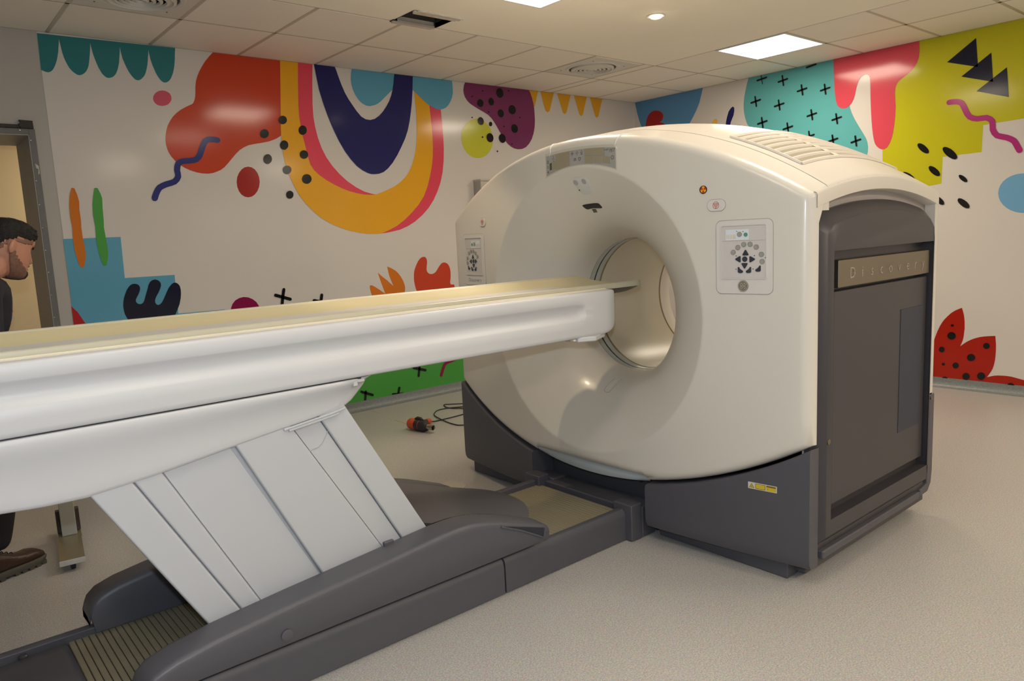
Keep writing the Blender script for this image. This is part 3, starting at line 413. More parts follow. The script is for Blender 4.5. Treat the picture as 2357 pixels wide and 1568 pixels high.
MURAL_RIGHT =[
('blue_bowl','blue',1,'p',"5.535,2.795 5.524,2.749 5.506,2.675 5.481,2.598 5.447,2.515 5.407,2.432 5.352,2.351 5.278,2.269 5.186,2.219 5.062,2.245 4.95,2.302 4.895,2.357 4.857,2.416 4.811,2.471 4.767,2.528 4.725,2.59 4.689,2.657 4.661,2.74 4.644,2.795"),
('red_heart','darkred',2,'p',"5.395,2.432 5.394,2.484 5.389,2.545 5.376,2.59 5.357,2.625 5.334,2.647 5.308,2.66 5.278,2.668 5.247,2.668 5.213,2.659 5.183,2.645 5.16,2.626 5.148,2.603 5.153,2.575 5.166,2.55 5.186,2.541 5.197,2.536 5.177,2.53 5.15,2.52 5.132,2.504 5.12,2.479 5.119,2.436 5.122,2.397"),
('red_petal','vermilion',1,'p',"4.715,2.343 4.699,2.383 4.681,2.424 4.67,2.44 4.659,2.444 4.646,2.437 4.634,2.417 4.63,2.373 4.628,2.332"),
('yellow_petal','yellow2',1,'p',"4.586,2.327 4.573,2.358 4.557,2.396 4.545,2.426 4.532,2.45 4.516,2.465 4.5,2.471 4.485,2.466 4.475,2.45 4.478,2.421 4.486,2.386 4.5,2.348 4.512,2.317"),
('navy_petal','navy',1,'p',"4.388,2.301 4.386,2.326 4.384,2.36 4.38,2.397 4.373,2.436 4.361,2.478 4.346,2.517 4.325,2.542 4.306,2.556 4.291,2.555 4.282,2.541 4.282,2.51 4.29,2.474 4.306,2.443 4.322,2.411 4.33,2.379 4.333,2.348 4.331,2.316 4.327,2.293"),
('teal_blob','aqua',1,'p',"4.123,2.795 4.139,2.752 4.157,2.687 4.17,2.63 4.177,2.574 4.178,2.523 4.172,2.473 4.159,2.419 4.139,2.368 4.109,2.327 4.072,2.293 4.027,2.263 3.977,2.239 3.924,2.225 3.866,2.208 3.807,2.176 3.739,2.135 3.654,2.087 3.563,2.035 3.488,1.978 3.393,1.922 3.225,1.861 3.071,1.828 3.012,1.865 2.989,1.925 2.975,1.97 2.973,2.012 2.979,2.051 2.992,2.088 3.014,2.127 3.039,2.169 3.067,2.216 3.095,2.266 3.118,2.315 3.135,2.361 3.142,2.405 3.144,2.437 3.192,2.534 3.243,2.795"),
('black_cross_arm','black',6,0.008,"3.987,2.795 3.974,2.715"),
('black_cross_arm','black',6,0.016,"4.028,2.754 3.933,2.765"),
('black_cross_arm','black',6,0.015,"3.77,2.749 3.758,2.663"),
('black_cross_arm','black',6,0.016,"3.809,2.701 3.719,2.713"),
('black_cross_arm','black',6,0.016,"3.582,2.632 3.569,2.547"),
('black_cross_arm','black',6,0.016,"3.619,2.584 3.532,2.597"),
('black_cross_arm','black',6,0.015,"3.365,2.599 3.353,2.517"),
('black_cross_arm','black',6,0.015,"3.4,2.552 3.318,2.565"),
('black_cross_arm','black',6,0.016,"4.051,2.609 4.037,2.52"),
('black_cross_arm','black',6,0.017,"4.092,2.559 3.996,2.573"),
('black_cross_arm','black',6,0.016,"3.807,2.537 3.794,2.45"),
('black_cross_arm','black',6,0.016,"3.847,2.487 3.755,2.501"),
('black_cross_arm','black',6,0.016,"3.487,2.399 3.474,2.315"),
('black_cross_arm','black',6,0.015,"3.523,2.35 3.438,2.365"),
('black_cross_arm','black',6,0.015,"3.257,2.33 3.244,2.248"),
('black_cross_arm','black',6,0.015,"3.291,2.282 3.21,2.298"),
('black_cross_arm','black',6,0.017,"3.981,2.404 3.968,2.315"),
('black_cross_arm','black',6,0.017,"4.022,2.352 3.927,2.368"),
('black_cross_arm','black',6,0.016,"3.719,2.317 3.706,2.231"),
('black_cross_arm','black',6,0.016,"3.758,2.266 3.667,2.283"),
('black_cross_arm','black',6,0.015,"3.507,2.213 3.494,2.129"),
('black_cross_arm','black',6,0.015,"3.544,2.163 3.458,2.18"),
('black_cross_arm','black',6,0.016,"3.288,2.151 3.275,2.068"),
('black_cross_arm','black',6,0.015,"3.323,2.101 3.241,2.119"),
('black_cross_arm','black',6,0.015,"3.084,2.117 3.072,2.036"),
('black_cross_arm','black',6,0.015,"3.117,2.068 3.039,2.085"),
('black_cross_arm','black',6,0.0,"3.496,2.795 3.483,2.74"),
('black_cross_arm','black',6,0.016,"3.532,2.777 3.447,2.788"),
('black_cross_arm','black',6,0.016,"3.735,2.096 3.722,2.009"),
('black_cross_arm','black',6,0.016,"3.774,2.044 3.684,2.063"),
('black_cross_arm','black',6,0.016,"3.551,2.027 3.538,1.941"),
('black_cross_arm','black',6,0.016,"3.588,1.975 3.501,1.994"),
('black_cross_arm','black',6,0.016,"3.333,1.979 3.32,1.895"),
('black_cross_arm','black',6,0.015,"3.368,1.928 3.285,1.947"),
('pink_drips','coral',3,'p',"3.287,2.795 3.284,2.719 3.28,2.624 3.276,2.558 3.27,2.503 3.263,2.454 3.253,2.417 3.243,2.396 3.229,2.383 3.211,2.372 3.189,2.366 3.166,2.369 3.143,2.38 3.122,2.401 3.105,2.43 3.093,2.471 3.084,2.515 3.074,2.553 3.062,2.584 3.044,2.604 3.025,2.614 3.008,2.618 2.992,2.613 2.978,2.603 2.968,2.581 2.965,2.547 2.963,2.494 2.96,2.41 2.955,2.318 2.949,2.24 2.942,2.17 2.934,2.112 2.925,2.065 2.915,2.033 2.901,2.011 2.88,1.991 2.857,1.979 2.834,1.98 2.813,1.993 2.795,2.021 2.779,2.061 2.768,2.113 2.76,2.174 2.755,2.244 2.754,2.315 2.759,2.377 2.762,2.43 2.758,2.469 2.747,2.498 2.73,2.517 2.706,2.533 2.672,2.553 2.638,2.576 2.612,2.603 2.592,2.636 2.582,2.674 2.579,2.715 2.58,2.762 2.582,2.795"),
('lime_field','lime2',1,'p',"2.604,2.795 2.6,2.678 2.666,2.581 2.734,2.538 2.788,2.463 2.78,2.105 2.854,2.042 2.843,1.584 2.627,1.627 2.384,1.657 2.382,1.866 2.106,1.872 2.103,2.074 1.837,2.084 1.461,2.096 1.409,2.795"),
('navy_triangle','ink',4,'p',"2.372,2.589 2.174,2.727 2.153,2.511"),
('navy_triangle','ink',4,'p',"2.266,2.461 2.067,2.598 2.047,2.382"),
('navy_triangle','ink',4,'p',"2.158,2.333 1.96,2.471 1.939,2.253"),
('magenta_squiggle','magenta',4,0.041,"2.346,2.281 2.326,2.281 2.302,2.279 2.278,2.273 2.257,2.261 2.243,2.236 2.23,2.206 2.216,2.175 2.197,2.148 2.171,2.133 2.142,2.126 2.11,2.126 2.081,2.125 2.058,2.112 2.041,2.092 2.038,2.063 2.036,2.032 2.024,2.005 2.005,1.982 1.973,1.97 1.94,1.959 1.914,1.945 1.893,1.929 1.88,1.908 1.87,1.887 1.861,1.869 1.854,1.856"),
('black_seed','black',5,'p',"2.486,1.908 2.497,1.905 2.514,1.91 2.534,1.923 2.553,1.941 2.567,1.961 2.574,1.979 2.571,1.991 2.56,1.994 2.543,1.989 2.523,1.976 2.505,1.957 2.49,1.938 2.484,1.92"),
('black_seed','black',5,'p',"2.276,1.841 2.289,1.836 2.309,1.842 2.333,1.857 2.356,1.878 2.374,1.902 2.383,1.923 2.381,1.937 2.368,1.942 2.348,1.936 2.323,1.921 2.3,1.899 2.283,1.876 2.274,1.855"),
('black_seed','black',5,'p',"2.397,1.72 2.408,1.717 2.424,1.721 2.444,1.734 2.463,1.752 2.477,1.771 2.483,1.789 2.481,1.8 2.47,1.804 2.453,1.799 2.434,1.787 2.415,1.769 2.401,1.749 2.395,1.732"),
('black_seed','black',5,'p',"2.573,1.672 2.587,1.667 2.608,1.672 2.634,1.687 2.66,1.709 2.679,1.733 2.688,1.755 2.686,1.77 2.672,1.776 2.65,1.77 2.624,1.755 2.599,1.733 2.58,1.709 2.571,1.687"),
('black_seed','black',5,'p',"2.197,1.655 2.204,1.652 2.216,1.655 2.23,1.664 2.243,1.676 2.254,1.69 2.259,1.702 2.258,1.711 2.251,1.714 2.239,1.71 2.225,1.702 2.211,1.689 2.201,1.676 2.195,1.663"),
('black_seed','black',5,'p',"2.175,1.452 2.185,1.448 2.201,1.452 2.22,1.463 2.239,1.48 2.254,1.498 2.261,1.515 2.259,1.527 2.249,1.532 2.233,1.528 2.213,1.516 2.194,1.5 2.18,1.481 2.173,1.464"),
('black_seed','black',5,'p',"2.359,1.49 2.368,1.486 2.383,1.49 2.4,1.501 2.417,1.517 2.43,1.534 2.435,1.55 2.434,1.56 2.424,1.564 2.409,1.56 2.392,1.549 2.375,1.533 2.362,1.516 2.357,1.501"),
('blue_circle','sky2',1,'p',"1.653,1.527 1.655,1.497 1.664,1.469 1.679,1.444 1.701,1.423 1.727,1.407 1.757,1.396 1.79,1.392 1.825,1.394 1.859,1.402 1.892,1.416 1.921,1.436 1.946,1.461 1.965,1.489 1.977,1.519 1.982,1.551 1.979,1.582 1.97,1.61 1.953,1.636 1.93,1.657 1.902,1.672 1.871,1.682 1.837,1.685 1.803,1.682 1.769,1.673 1.738,1.658 1.71,1.637 1.687,1.613 1.669,1.586 1.658,1.557"),
('red_leaves','red',1,'p',"2.489,0.075 2.464,0.128 2.435,0.239 2.414,0.327 2.395,0.403 2.377,0.46 2.36,0.503 2.344,0.535 2.328,0.56 2.305,0.588 2.282,0.613 2.261,0.63 2.241,0.643 2.218,0.654 2.201,0.662 2.194,0.639 2.186,0.609 2.181,0.582 2.178,0.553 2.177,0.525 2.176,0.497 2.178,0.468 2.18,0.44 2.183,0.415 2.188,0.392 2.196,0.368 2.203,0.349 2.184,0.367 2.158,0.389 2.13,0.407 2.1,0.422 2.067,0.434 2.033,0.442 1.991,0.448 1.958,0.452 1.955,0.423 1.951,0.385 1.95,0.352 1.95,0.32 1.951,0.289 1.953,0.259 1.958,0.224 1.966,0.191 1.976,0.167 1.986,0.148 1.996,0.13 2.003,0.118 1.982,0.126 1.955,0.135 1.93,0.14 1.903,0.142 1.873,0.143 1.838,0.141 1.797,0.133 1.754,0.124 1.71,0.113 1.669,0.1 1.633,0.08 1.607,0.075 1.607,0.075 2.49,0.075"),
('black_dot','black',5,'p',"2.237,0.433 2.24,0.419 2.248,0.407 2.261,0.4 2.275,0.399 2.288,0.405 2.297,0.415 2.301,0.428 2.298,0.442 2.289,0.454 2.277,0.461 2.263,0.462 2.25,0.456 2.241,0.446"),
('black_dot','black',5,'p',"2.254,0.516 2.255,0.512 2.258,0.508 2.263,0.505 2.268,0.505 2.273,0.507 2.277,0.51 2.278,0.515 2.277,0.519 2.274,0.523 2.269,0.525 2.264,0.526 2.259,0.524 2.255,0.521"),
('black_dot','black',5,'p',"2.317,0.313 2.318,0.303 2.324,0.295 2.333,0.289 2.342,0.288 2.351,0.292 2.357,0.3 2.36,0.31 2.358,0.32 2.352,0.329 2.344,0.334 2.334,0.335 2.325,0.331 2.319,0.323"),
('black_dot','black',5,'p',"2.31,0.191 2.311,0.186 2.314,0.182 2.319,0.179 2.325,0.178 2.33,0.18 2.333,0.184 2.335,0.189 2.334,0.194 2.33,0.198 2.325,0.201 2.32,0.202 2.315,0.2 2.311,0.196"),
('black_dot','black',5,'p',"2.207,0.192 2.209,0.181 2.215,0.172 2.224,0.166 2.235,0.165 2.244,0.169 2.251,0.177 2.254,0.187 2.252,0.198 2.245,0.207 2.236,0.213 2.226,0.214 2.216,0.21 2.209,0.202"),
('black_dot','black',5,'p',"2.09,0.268 2.093,0.255 2.101,0.244 2.113,0.237 2.126,0.236 2.138,0.24 2.147,0.25 2.151,0.262 2.148,0.275 2.14,0.286 2.128,0.293 2.115,0.295 2.103,0.29 2.094,0.281"),
('black_dot','black',5,'p',"1.992,0.37 1.994,0.359 2,0.35 2.009,0.345 2.019,0.344 2.029,0.348 2.036,0.356 2.039,0.366 2.037,0.377 2.03,0.386 2.021,0.391 2.011,0.392 2.001,0.388 1.994,0.38"),
('black_dot','black',5,'p',"2.125,0.111 2.127,0.098 2.134,0.087 2.144,0.08 2.156,0.079 2.167,0.083 2.175,0.092 2.178,0.105 2.176,0.117 2.169,0.128 2.158,0.135 2.146,0.136 2.135,0.132 2.128,0.123"),
('black_dot','black',5,'p',"2.014,0.125 2.017,0.112 2.024,0.1 2.036,0.093 2.049,0.091 2.061,0.096 2.069,0.106 2.073,0.119 2.07,0.133 2.063,0.144 2.051,0.152 2.038,0.153 2.026,0.148 2.018,0.138"),
('black_dot','black',5,'p',"2.284,0.075 2.286,0.075 2.292,0.075 2.301,0.075 2.312,0.075 2.321,0.075 2.328,0.075 2.33,0.075 2.328,0.075 2.322,0.082 2.313,0.087 2.303,0.088 2.293,0.085 2.287,0.078"),
('black_dot','black',5,'p',"1.814,0.075 1.816,0.075 1.822,0.075 1.832,0.075 1.842,0.075 1.851,0.075 1.858,0.075 1.861,0.075 1.859,0.078 1.853,0.086 1.844,0.091 1.833,0.092 1.824,0.089 1.817,0.083"),
]

def mural(panel, data, horiz):
    def P(u, z, lay):
        t = .002+.0009*lay
        return (u, YB-t, z) if horiz else (XR-t, u, z)
    for name, col, lay, kind, s in data:
        pts = [tuple(map(float, q.split(','))) for q in s.split()]
        if kind in ('p', 's'):
            v = [P(a, b, lay) for a, b in pts]; f = [tuple(range(len(v)))]
        else:
            w = kind/2; L = []; R = []
            n = len(pts)
            for i, (a, b) in enumerate(pts):
                dx = pts[min(i+1, n-1)][0]-pts[max(i-1, 0)][0]; dz = pts[min(i+1, n-1)][1]-pts[max(i-1, 0)][1]
                l = math.hypot(dx, dz) or 1; nx, nz = -dz/l*w, dx/l*w
                L.append((a+nx, b+nz)); R.append((a-nx, b-nz))
            def cap(i, sgn):
                a, b = pts[i]; j = 1 if i == 0 else n-2
                an = math.atan2(b-pts[j][1], a-pts[j][0])
                return [(a+w*math.cos(an+t), b+w*math.sin(an+t)) for t in (-.9*sgn, -.45*sgn, 0, .45*sgn, .9*sgn)]
            poly = L+cap(n-1, -1)+R[::-1]+cap(0, -1)
            poly = [(a, min(2.795, max(.08, b))) for a, b in poly]
            v = [P(a, b, lay) for a, b in poly]; f = [tuple(range(len(v)))]
        o = mk(name, v, f, vinyl(col, MC[col]), panel, smooth=0)
        bm = bmesh.new(); bm.from_mesh(o.data); bmesh.ops.triangulate(bm, faces=bm.faces)
        for fc in bm.faces:
            nrm = fc.normal
            if (horiz and nrm.y > 0) or (not horiz and nrm.x > 0): fc.normal_flip()
        bm.to_mesh(o.data); bm.free()
pb = box('mural_vinyl', (.915, XR, YB-.002, YB, .075, HC-.001), vin_white, wall_back, smooth=0)
mural(pb, MURAL_BACK, True)
pr = box('mural_vinyl', (XR-.002, XR, YF, YB-.002, .075, HC-.001), vin_white, wall_right, smooth=0)
mural(pr, MURAL_RIGHT, False)

# ------------------------------------------------------------------ ceiling fixtures
glow = mat('panel_diffuser', (.9, .9, .9), .5, emit=(1.0, .93, .84), estr=7.0)
def panel(x, y, label, grp=None):
    t = empty('ceiling_light_panel', (x, y, HC), label, 'ceiling light', 'square ceiling light panels')
    h = .298
    mk('frame', *merge([boxv(x-h, x+h, y-h, y-h+.012, HC-.007, HC+.02), boxv(x-h, x+h, y+h-.012, y+h, HC-.007, HC+.02), boxv(x-h, x-h+.012, y-h+.012, y+h-.012, HC-.007, HC+.02), boxv(x+h-.012, x+h, y-h+.012, y+h-.012, HC-.007, HC+.02)]), mat('light_frame', (.8, .8, .8), .4), t, smooth=0)
    box('diffuser', (x-h+.012, x+h-.012, y-h+.012, y+h-.012, HC-.005, HC+.015), glow, t, smooth=0)
panel(3.02, 3.24, 'square lit panel cut off by the top edge of the photo above the scanner')
panel(5.61, 3.33, 'square lit panel set in the tiles beside the right mural wall')
for x, y in PANELS[2:]:       # fittings of the unseen panels, the last one added to brighten the floor
    box('light_fitting', (x-.29, x+.29, y-.29, y+.29, HC-.006, HC+.004), glow, ceil_o, smooth=0)
def downlight(x, y, label):
    t = empty('recessed_downlight', (x, y, HC), label, 'downlight', 'round recessed downlights')
    mk('trim_ring', *lathev((x, y, HC), [(.062, 0), (.060, -.004), (.048, -.005), (.040, -.001), (.040, .012)], n=32), mat('downlight_trim', (.7, .66, .58), .4), t)
    mk('lamp', *lathev((x-.004, y-.004, HC), [(.042, -.0045), (.034, -.014), (.018, -.019), (.004, -.020)], n=24), mat('downlight_lamp_glow', (1, 1, 1), .5, emit=(1, .86, .62), estr=14), t)
downlight(4.11, 3.27, 'small round lit downlight in the plaster ceiling above the scanner')

diffm = mat('diffuser_white', (.68, .66, .60), .45)
def air_diffuser(x, y, label):
    t = empty('round_air_diffuser', (x, y, HC), label, 'air vent', 'round ceiling air diffusers')
    box('back_plate', (x-.285, x+.285, y-.285, y+.285, HC-.004, HC+.0), diffm, t, bevel=.001)
    mk('outer_ring', *lathev((x, y, HC), [(.235, -.004), (.225, -.012), (.205, -.010), (.200, -.004)], n=48), diffm, t)
    mk('duct_opening', *lathev((x, y, HC), [(.20, -.0042), (.20, -.0052)], n=40), mat('duct_dark', (.06, .055, .05), .8), t)
    for r in (.185, .15, .115, .08, .045):
        mk('cone_ring', *lathev((x, y, HC), [(r, -.006), (r-.002, -.020), (r-.018, -.024), (r-.022, -.012)], n=40), diffm, t)
    for sx, sy in ((-1, -1), (1, -1), (-1, 1), (1, 1)):
        mk('screw', *lathev((x+sx*.19, y+sy*.19, HC), [(.005, -.004), (.004, -.006)], n=8), blk, t)
for x, y in DOWN[1:]:
    mk('light_fitting', *lathev((x, y, HC), [(.060, .002), (.058, -.004), (.046, -.005), (.040, -.003)], n=24), glow, ceil_o)
air_diffuser(1.27, 4.56, 'round ringed air diffuser at the top left, above the teal scallops')
air_diffuser(4.86, 4.56, 'round ringed air diffuser near the room corner, above the orange pennants')

# service opening in the plaster
so = empty('ceiling_service_opening', (2.85, 4.11, HC), 'dark rectangular service opening with bare aluminium profiles in the ceiling', 'ceiling opening')
dk = mat('opening_inside', (.06, .05, .045), .7)
mk('opening_sides', *merge([boxv(HX0-.004, HX0, HY0, PY, HC, HC+.2), boxv(HX1, HX1+.004, HY0, PY, HC, HC+.2), boxv(HX0, HX1, PY-.002, PY+.002, HC, HC+.2), boxv(HX0, HX1, HY0-.004, HY0, HC, HC+.2), boxv(HX0, HX1, HY0, PY, HC+.2, HC+.21)]), dk, so, smooth=0)
for y, x0, x1 in ((HY0+.012, HX0+.0, HX1+.02), (HY0+.03, HX0+.01, HX1+.0), (PY-.012, HX0-.01, HX1-.02), (PY+.008, HX0-.0, HX1-.03)):
    v, f = merge([boxv(x0, x1, y-.009, y+.009, HC-.012, HC+.004), boxv(x0, x1, y-.002, y+.002, HC+.006, HC+.03)])
    mk('aluminium_profile', v, f, alu, so, smooth=0)
poly = [(HX0+.02, HY0-.004)]
for i in range(12): poly.append((HX0+.03+i*.03, HY0-.006-.004-random.random()*.026))
poly += [(HX1+.04, HY0-.004)]
prism('torn_plaster_edge', poly, 2, HC-.009, HC+.002, mat('raw_plaster', (.7, .68, .62), .9, var=.2, scale=60), so)
mk('socket_block', *boxv(HX0-.012, HX0+.02, PY-.03, PY+.015, HC-.006, HC+.02), blk, so, bevel=.002)

# ------------------------------------------------------------------ scanner gantry
CY, CZ = 2.455, 1.03
gan = empty('scanner_gantry', (3.1, CY, 0), 'large cream and charcoal ring shaped body scanner with open bore', 'scanner')
HW = 1.10
RT, RB = 1.99, 2.08
ZT, ZB = 1.832, .249
X0, X1 = 2.475, 3.735
def XF(y): return X0+.077*(y-CY)**2
def topz(yp, c=0): return ZT-RT+math.sqrt(RT*RT-yp*yp)+c
def botz(yp): return ZB+RB-math.sqrt(RB*RB-yp*yp)
def crown(x):
    return .078*max(0.0, 1-((x-3.15)/.585)**2)
def outline(n=34, fil=.014, c=0.0, chord=True, hw=HW):
    pts = []
    # bottom from right (y small) to left; counter-clockwise seen from +x is irrelevant
    for i in range(n+1):
        yp = -hw+2*hw*i/n
        z = botz(yp)
        if chord and -.375 < yp < .375: z = max(z, .297)
        pts.append((yp, z, 0))
    if chord:
        pts = [q for q in pts if not (.34 < abs(q[0]) < .41)]
        pts += [(-.378, botz(-.378), 0), (-.372, .290, 0), (-.36, .297, 0), (.378, botz(.378), 0), (.372, .290, 0), (.36, .297, 0)]
        pts.sort()
    zb, zt = botz(hw), topz(hw)
    for i in range(1, 10): pts.append((hw, lerp(zb, zt-fil, i/10), 0))
    # corner fillet
    P0 = Vector((hw, zt-fil)); P1 = Vector((hw, zt)); yq = hw-fil*.9; P2 = Vector((yq, topz(yq)))
    for i in range(0, 6):
        t = i/5; q = (1-t)**2*P0+2*t*(1-t)*P1+t*t*P2
        pts.append((q.x, q.y, 1))
    for i in range(1, n):
        yp = yq-2*yq*i/n; pts.append((yp, topz(yp), 1))
    for i in range(5, -1, -1):
        t = i/5; q = (1-t)**2*P0+2*t*(1-t)*P1+t*t*P2
        pts.append((-q.x, q.y, 1))
    for i in range(9, 0, -1): pts.append((-hw, lerp(zb, zt-fil, i/10), 0))
    return pts
OL = outline()
def oring(x, inset=0.0, cr=None, xfun=None):
    r = []
    c = crown(x) if cr is None else cr
    for yp, z, wt in OL:
        z2 = z+c*wt
        d = math.hypot(yp, z2-CZ); s = (d-inset)/d
        y = CY+yp*s; zz = CZ+(z2-CZ)*s
        r.append((xfun(y) if xfun else x, y, zz))
    return r
def ang(yp, z): return math.atan2(z-CZ, yp)
def cring(r, x, xf=None):
    out = []
    for yp, z, wt in OL:
        a = ang(yp, z); y = CY+r*math.cos(a)
        out.append(((x if xf is None else XF(y)+xf), y, CZ+r*math.sin(a)))
    return out
RF, RBO = .665, .338
xin = XF(CY+.4)
FP = [(.336, 2.88), (.338, 2.85), (.342, 2.82), (.350, 2.785), (.362, 2.75), (.380, 2.712), (.405, 2.675), (.437, 2.64), (.475, 2.605), (.52, 2.570), (.57, 2.536), (.62, 2.504), (.650, 2.486), (.662, 2.4785), (.668, 2.4755), (.676, 2.475)]
def funx(r, a):
    k = min(1.0, max(0.0, (r-.338)/(.676-.338)))
    return interp(FP, r)+.077*(r*math.cos(a))**2*k
rings = []
for r, _x in FP:
    rings.append([(funx(r, ang(yp, z)), CY+r*math.cos(ang(yp, z)), CZ+r*math.sin(ang(yp, z))) for yp, z, wt in OL])
# blend to outline on the face
ER = .045
inner = cring(.676, 0, xf=0); outer = oring(0, ER, cr=0, xfun=XF)
for k in range(1, 7):
    t = k/7
    rings.append([(XF(lerp(a[1], b[1], t)), lerp(a[1], b[1], t), lerp(a[2], b[2], t)) for a, b in zip(inner, outer)])
rings.append(outer)
for k in range(1, 7):
    th = k/6*PI/2
    rings.append(oring(0, ER*(1-math.sin(th)), cr=0, xfun=lambda y, th=th: XF(y)+ER*(1-math.cos(th))))
def endring(xt, xs):
    out = []
    for (yp, z, wt) in OL:
        x = xt if wt > .7 else xs
        z2 = z+crown(x)*wt
        out.append((x, CY+yp, z2))
    return out
rings.append(endring(2.675, 2.612))
v, f = loftv(rings, True, False, False)
front = mk('front_cover', v, f, cream, gan, smooth=50)
# seam lines on the rounded top rim
for yp in (.165, -.262):
    pts = []
    for k in range(8):
        th = k/7*PI/2; zz = topz(yp)-ER*(1-math.sin(th)); y = CY+yp*(zz-CZ)/(topz(yp)-CZ)
        pts.append((XF(y)+ER*(1-math.cos(th))-.0005*math.cos(th), y, zz+.0006))
    pts = [(XF(CY+yp)-.0004, CY+yp*.985, topz(yp)-ER-.02)]+pts+[(2.60, CY+yp, topz(yp)+crown(2.6)+.001)]
    mk('cover_seam', *tubev(pts, .0022, 6), mat('seam_light', (.80, .78, .72), .3), gan)
# top shell pieces
def topshell(name, xa, xb, m=cream, off=0.0, y0=None, y1=None, n=12, wall=.006):
    idx = [i for i, q in enumerate(OL) if q[2] >= .35 and (y0 is None or y0 <= q[0] <= y1)]
    rings = []
    for k in range(n+1):
        x = lerp(xa, xb, k/n); r = []
        for i in idx:
            yp, z, wt = OL[i]; r.append((x, CY+yp, z+crown(x)*wt+off))
        rings.append(r)
    v, f = loftv(rings, False, False, False)
    nn = len(idx); lo = [(a, b, c-wall) if abs(b-CY) < HW-.02 else (a, b-math.copysign(wall, b-CY), c-.001) for a, b, c in v]; N = len(v)
    f2 = [tuple(i+N for i in q) for q in f]
    # close the ends
    ed = [(j, j+1, N+j+1, N+j) for j in range(nn-1)]+[(n*nn+j, n*nn+j+1, N+n*nn+j+1, N+n*nn+j) for j in range(nn-1)]
    ed += [(k*nn, (k+1)*nn, N+(k+1)*nn, N+k*nn) for k in range(n)]+[(k*nn+nn-1, (k+1)*nn+nn-1, N+(k+1)*nn+nn-1, N+k*nn+nn-1) for k in range(n)]
    return mk(name, v+lo, f+f2+ed, m, gan, smooth=40)
topshell('top_cover', 2.681, 3.625)
topshell('rear_top_cover', 3.631, X1-.03)
topshell('seam_backing', 2.65, 3.70, creamd, off=-.008, y0=-1.05, y1=1.05)
# vents on the right and left shoulder of the top cover
def vent(sgn):
    ya, yb = (-.965, -.655) if sgn < 0 else (.655, .965)
    def S(x, yp, off): return (x, CY+yp, topz(yp, crown(x))+off)
    xa, xb = 2.735, 3.57; nx = 16
    rings = [[S(lerp(xa, xb, k/nx), ya+(yb-ya)*j/6, .0015) for j in range(7)] for k in range(nx+1)]
    v, f = loftv(rings, False, False, False)
    vp = mk('vent_grille', v, f, mat('vent_painted_shade', (.33, .29, .21), .6), gan)  # flat sheet, its dark colour stands in for shade between the slats
    N = 9
    for i in range(N):
        yc = ya+(yb-ya)*i/(N-1); w = .0065
        rr = []
        for k in range(nx+1):
            x = lerp(xa, xb, k/nx)
            rr.append([S(x, yc-w, .001), S(x, yc-w*.6, .008), S(x, yc+w*.6, .008), S(x, yc+w, .001)])
        mk('vent_slat', *loftv(rr), cream, vp)
    for x in (xa, xb):
        rr = [[S(x-.007, ya+(yb-ya)*j/6, .001) for j in range(7)], [S(x-.004, ya+(yb-ya)*j/6, .0085) for j in range(7)], [S(x+.004, ya+(yb-ya)*j/6, .0085) for j in range(7)], [S(x+.007, ya+(yb-ya)*j/6, .001) for j in range(7)]]
        mk('vent_slat', *loftv(rr, False, False, False), cream, vp)
    # cross rib hidden under the slats
    rr = [[S(xx, ya+(yb-ya)*j/6, .0035) for j in range(7)] for xx in (3.02, 3.06)]
    mk('vent_cross_rib', *loftv(rr, False, False, False), ivory, vp)
vent(-1); vent(1)
# rear cover
rr = [cring(.338, 3.50), cring(.345, 3.55), cring(.37, 3.62), cring(.42, 3.69), cring(.55, X1+.01)]
inner = cring(.55, X1+.01)
outer = oring(X1, .035, cr=0)
for k in range(1, 4):
    t = k/4; rr.append([(X1, lerp(a[1], b[1], t), lerp(a[2], b[2], t)) for a, b in zip(inner, outer)])
rr.append(outer)
for k in range(1, 5):
    th = k/4*PI/2
    rr.append(oring(X1-.035*(1-math.cos(th)), .035*(1-math.sin(th)), cr=0))
rr.append(endring(3.70, 3.70))
mk('rear_cover', *loftv(rr, True, False, False), cream, gan, smooth=50)
# a small raised hump of the rear cover top
v, f = loftv([[(x, CY-.30+.14*math.cos(PI*j/10)*s, topz(-.30)-.005+.042*math.sin(PI*j/10)*s) for j in range(11)] for x, s in ((3.60, .9), (3.64, 1), (3.70, 1), (3.73, .85))], False, True, True)
mk('rear_hump', v, f, cream, gan)

